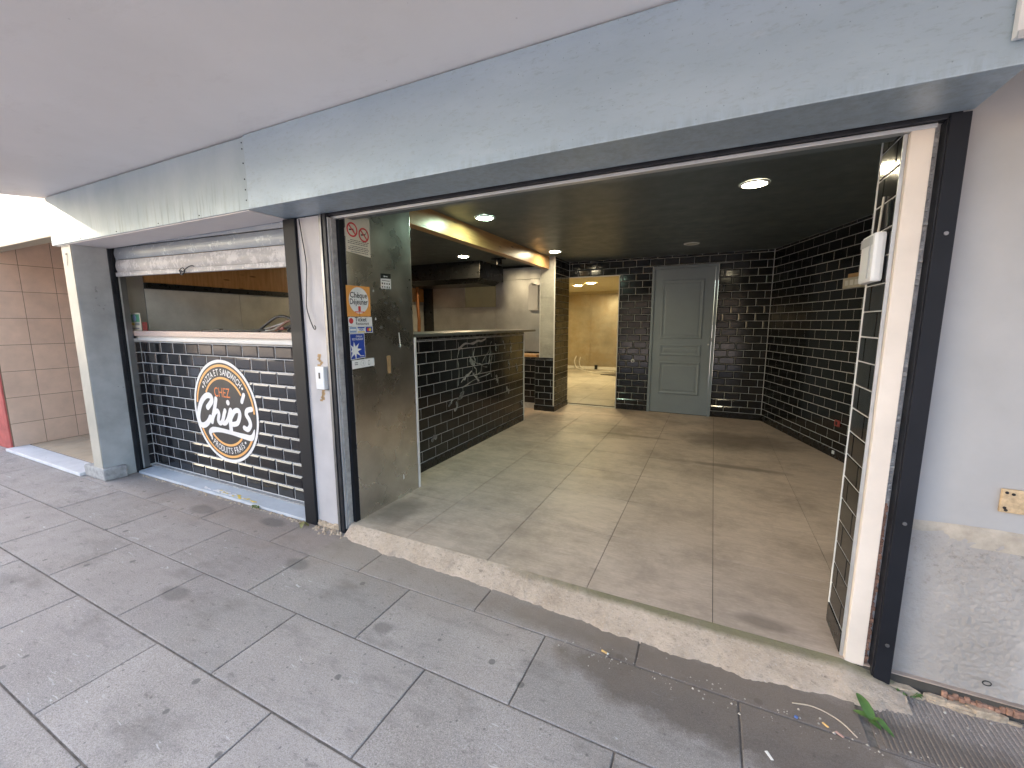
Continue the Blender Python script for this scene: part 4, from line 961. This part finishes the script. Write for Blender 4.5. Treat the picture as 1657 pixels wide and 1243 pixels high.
tag(MB().prism([(-2.7, 11.2), (-2.0, 10.9), (-1.9, 11.4), (-2.3, 11.6)], .062, .075).build('dark_board', MT['hood']), 'dark flat board lying on the back room floor', 'board')
tag(B(-3.18, -3.1, 12.42, 12.47, .06, .19).build('pipe_end', MT['hood']), 'small black pipe end at the foot of the stained steel wall', 'pipe')

# ceilings
cg = tag(MB().prism([(-5.2, 2.141), (2.4, 2.141), (2.4, 6.806), (-5.2, 6.806)], 2.44, 2.615).build('shop_ceiling', MT['ceiling']), kind='structure')
LAMP = {}
def downlight(label, x, y, z, r_, mat, group='round ceiling downlights'):
    o = thing('ceiling_downlight', label, 'ceiling light', (x, y, z), group)
    if 'rim' not in LAMP:
        m = MB(); n = 40; pr = [(.80, -.0045), (.86, -.012), (1.0, -.009), (1.04, -.0005)]
        for k in range(n):
            a = 2 * math.pi * k / n
            for (rr, zz) in pr: m.v.append((.095 * rr * math.cos(a), .095 * rr * math.sin(a), zz))
        for k in range(n):
            for q in range(3): m.f.append((k * 4 + q, k * 4 + q + 1, ((k + 1) % n) * 4 + q + 1, ((k + 1) % n) * 4 + q))
        LAMP['rim'] = m.mesh('rim', MT['plastic'], 0, True)
    if mat.name not in LAMP: LAMP[mat.name] = MB().disc((0, 0), .0757, -.0052, -.004, 40).mesh('diffuser', mat)
    for nm, me in (('rim', LAMP['rim']), ('diffuser', LAMP[mat.name])):
        c_ = bpy.data.objects.new(nm, me); col.objects.link(c_); c_.parent = o
    o.scale = (r_ / .095,) * 3 if abs(r_ - .095) > 1e-4 else (1, 1, 1)
L_w = emit('lamp_warm_white', (1, .87, .58), 40); L_g = emit('lamp_green_white', (.70, 1, .74), 42); L_y = emit('lamp_yellow', (1, .80, .44), 75); L_k = emit('lamp_kitchen', (1, .78, .46), 85)
off = plain('lamp_unlit', (.45, .44, .40), .5)
downlight('lit ceiling downlight nearest the right jamb', .204, 3.613, 2.44, .095, L_w)
downlight('greenish white ceiling downlight in front of the wooden beam', -2.016, 3.614, 2.44, .095, L_g)
downlight('lit ceiling downlight near the far end of the wooden beam', -2.06, 5.696, 2.44, .092, L_w)
downlight('unlit ceiling downlight above the grey door', -.313, 5.893, 2.44, .09, off)
downlight('warm downlight on the black kitchen ceiling behind the beam', -3.44, 5.50, 2.44, .092, L_k)
downlight('left downlight of the pair in the back room', -3.12, 10.35, 2.384, .13, L_y, 'back room downlights')
downlight('right downlight of the pair in the back room', -2.66, 9.85, 2.384, .13, L_y, 'back room downlights')

# ================================================================== LITTER
def leaf(pts, wid, parent, mat, name='leaf_blade', fold=.3):
    q = catmull(pts, 6); n = len(q); m = MB(); vs = []
    for i, p_ in enumerate(q):
        d = (q[min(i + 1, n - 1)] - q[max(i - 1, 0)]).normalized(); s = d.cross(Vector((0, 0, 1)))
        s = s.normalized() if s.length > .05 else Vector((1, 0, 0)); t = i / (n - 1); ww = wid * (math.sin(math.pi * min(1, t * .94 + .06)) ** .8) + .0008
        u = d.cross(s) * -1
        vs += [p_ + s * ww + u * ww * fold, p_, p_ - s * ww + u * ww * fold]
    m.add(vs, [f_ for i in range(n - 1) for f_ in ((3 * i, 3 * i + 1, 3 * i + 4, 3 * i + 3), (3 * i + 1, 3 * i + 2, 3 * i + 5, 3 * i + 4))])
    return m.build(name, mat, parent, 0, True)
lf = thing('fallen_leaf', 'fresh green leafy sprig lying on the pavement below the black post', 'leaves', (.6, 1.78, 0))
leaf([(.615, 1.77, .004), (.605, 1.795, .018), (.594, 1.825, .032), (.585, 1.855, .036)], .018, lf, MT['leaf'])
leaf([(.612, 1.772, .004), (.625, 1.765, .022), (.642, 1.748, .014), (.662, 1.728, .004)], .012, lf, MT['leaf'])
leaf([(.612, 1.775, .004), (.598, 1.778, .012), (.58, 1.785, .010), (.562, 1.798, .004)], .014, lf, MT['leaf'])
leaf([(.60, 1.772, .004), (.612, 1.757, .010), (.63, 1.742, .005)], .011, lf, MT['leaf'])
wd = thing('weed_tuft', 'tiny green weed at the crumbled base of the grey wall', 'weed', (.76, 1.99, .01))
for k in range(9):
    a = k * .7; leaf([(.775 + .02 * math.cos(a), 1.965 + .01 * math.sin(a), .008), (.775 + .034 * math.cos(a), 1.965 + .017 * math.sin(a), .022), (.775 + .045 * math.cos(a), 1.965 + .022 * math.sin(a), .018)], .005, wd, MT['leaf'])
w2 = thing('dry_leaf', 'small dried yellow green leaf at the foot of the black hatch post', 'leaf', (-2.58, 1.90, 0))
leaf([(-2.63, 1.915, .003), (-2.60, 1.90, .02), (-2.575, 1.885, .03), (-2.56, 1.865, .006)], .018, w2, MT['leaf_d']); leaf([(-2.55, 1.92, .003), (-2.575, 1.905, .025), (-2.60, 1.88, .03)], .014, w2, MT['leaf_d'])
w3 = thing('sill_weed', 'small green weed in the crack before the hatch sill', 'weed', (-3.2, 1.94, 0))
for k in range(8):
    a = k * .8; leaf([(-3.19, 1.94, .0), (-3.19 + .03 * math.cos(a), 1.94 + .015 * math.sin(a), .02), (-3.19 + .05 * math.cos(a), 1.94 + .02 * math.sin(a), .012)], .007, w3, MT['leaf_d'] if k % 2 else MT['leaf'])
bt = thing('cigarette_butt', 'orange cigarette butt lying in the pavement joint before the doorway', 'cigarette butt', (-.345, 1.67, .004))
MB().tube([(-.362, 1.676, .006), (-.336, 1.669, .006)], .0042, 10).build('filter', MT['butt'], bt, 0, True); MB().tube([(-.336, 1.669, .006), (-.330, 1.6675, .006)], .0041, 10).build('burnt_end', MT['paper'], bt, 0, True)
tag(MB().prism([(.357, 1.671), (.367, 1.667), (.371, 1.674), (.362, 1.679)], .001, .007).build('blue_scrap', MT['bluebit'], None, .001), 'tiny blue plastic scrap on the stained pavement', 'scrap')
tag(MB().prism([(.445, 1.688), (.460, 1.674), (.465, 1.677), (.45, 1.692)], .001, .005).build('yellow_scrap', MT['butt'], None, .001), 'small yellow scrap on the stained pavement near the leaf', 'scrap')
tag(MB().prism([(.478, 1.665), (.500, 1.652), (.505, 1.656), (.485, 1.671)], .001, .005).build('pink_scrap', MT['pink'], None, .001), 'small pink paper scrap on the stained pavement near the leaf', 'scrap')
tag(MB().tube(catmull([(.36, 1.735, .004), (.43, 1.738, .014), (.50, 1.715, .012), (.545, 1.672, .004)], 8), .0022, 6).build('dry_stalk', MT['straw'], None, 0, True), 'thin dry curved stalk on the pavement left of the leaf', 'stalk')
tag(MB().prism([(.245, 1.48), (.262, 1.455), (.270, 1.458), (.254, 1.485)], .001, .003).build('pale_scrap', MT['paper'], None, .0005), 'pale paper shred on the pavement slab before the doorway', 'scrap')
rnd = random.Random(21); gm = MB()
def pebble(m, x, y, z, r_):
    a0 = rnd.random() * 6; pts = [(x + r_ * rnd.uniform(.7, 1.2) * math.cos(a0 + q * 1.2566), y + r_ * rnd.uniform(.7, 1.2) * math.sin(a0 + q * 1.2566)) for q in range(5)]
    n = len(m.v); m.v += [(a, b, z) for a, b in pts] + [(x, y, z + r_ * rnd.uniform(.7, 1.1))]
    m.f += [(n + q, n + (q + 1) % 5, n + 5) for q in range(5)]
for k in range(520):
    c_ = rnd.random()
    if c_ < .4: x, y = rnd.uniform(-4.9, -2.6), 1.945 - abs(rnd.gauss(0, .022))
    elif c_ < .75: x, y = rnd.uniform(-.6, .9), 1.665 + rnd.gauss(0, .035)
    else: x, y = rnd.uniform(.55, 1.5), 1.93 + rnd.gauss(0, .05)
    pebble(gm, x, min(y, 2.0), -.001, rnd.choice((.002, .003, .003, .004, .006)))
tag(gm.build('grit', MT['grit']), kind='stuff')
dm = MB()
for k in range(170):
    x = rnd.uniform(-4.9, -2.62); pebble(dm, x, 1.95 - abs(rnd.gauss(0, .012)), -.002, rnd.uniform(.006, .017))
for k in range(60): pebble(dm, rnd.uniform(-2.52, -2.2), 1.935 + rnd.gauss(0, .02), -.002, rnd.uniform(.006, .02))
tag(dm.build('crumbled_mortar', MT['dirt']), kind='stuff')

# ================================================================== ACROSS THE STREET (throws the shade and the glow)
hb = thing('sun_blocking_building', 'unseen peach building added far to the left to block the sun', 'building', (-30, -3, 0))  # unseen building, added to keep direct sun off most of the shop front
MB().prism([(-25, -9), (-25, 6), (-36, 6), (-36, -10.5)][::-1], 0, 8.32).build('blocker_low_wing', MT['house'], hb)
sil = [(-9, 8.321), (-.683, 8.321), (-.695, 9.306), (-.796, 9.94), (-.868, 10.9), (-1.0, 13), (-9, 13)]  # roofline shaped so sun reaches only the far left corner
MB().add([(-25, y, z) for y, z in sil] + [(-36, y - 1.7, z) for y, z in sil], [tuple(range(7)), tuple(range(13, 6, -1))] + [(q, 7 + q, 7 + (q + 1) % 7, (q + 1) % 7) for q in range(7)]).build('blocker_upper_wing', MT['house'], hb)
for fl_ in range(3):
    for k in range(6): B(-24.99, -24.95, -8 + k * 2.2, -7 + k * 2.2, .9 + fl_ * 2.6, 2.5 + fl_ * 2.6).build('window', MT['glass'], hb)
ob = thing('opposite_terrace', 'long peach rendered terrace on the far side of the street', 'building', (20, -29, 0))
B(-14, 60, -32, -26, 0, 9.0).build('front_wall', MT['house'], ob)
for fl_ in range(3):
    for k in range(24): B(-12 + k * 3, -10.9 + k * 3, -26, -25.96, 1.0 + fl_ * 2.8, 2.7 + fl_ * 2.8).build('window', MT['glass'], ob)
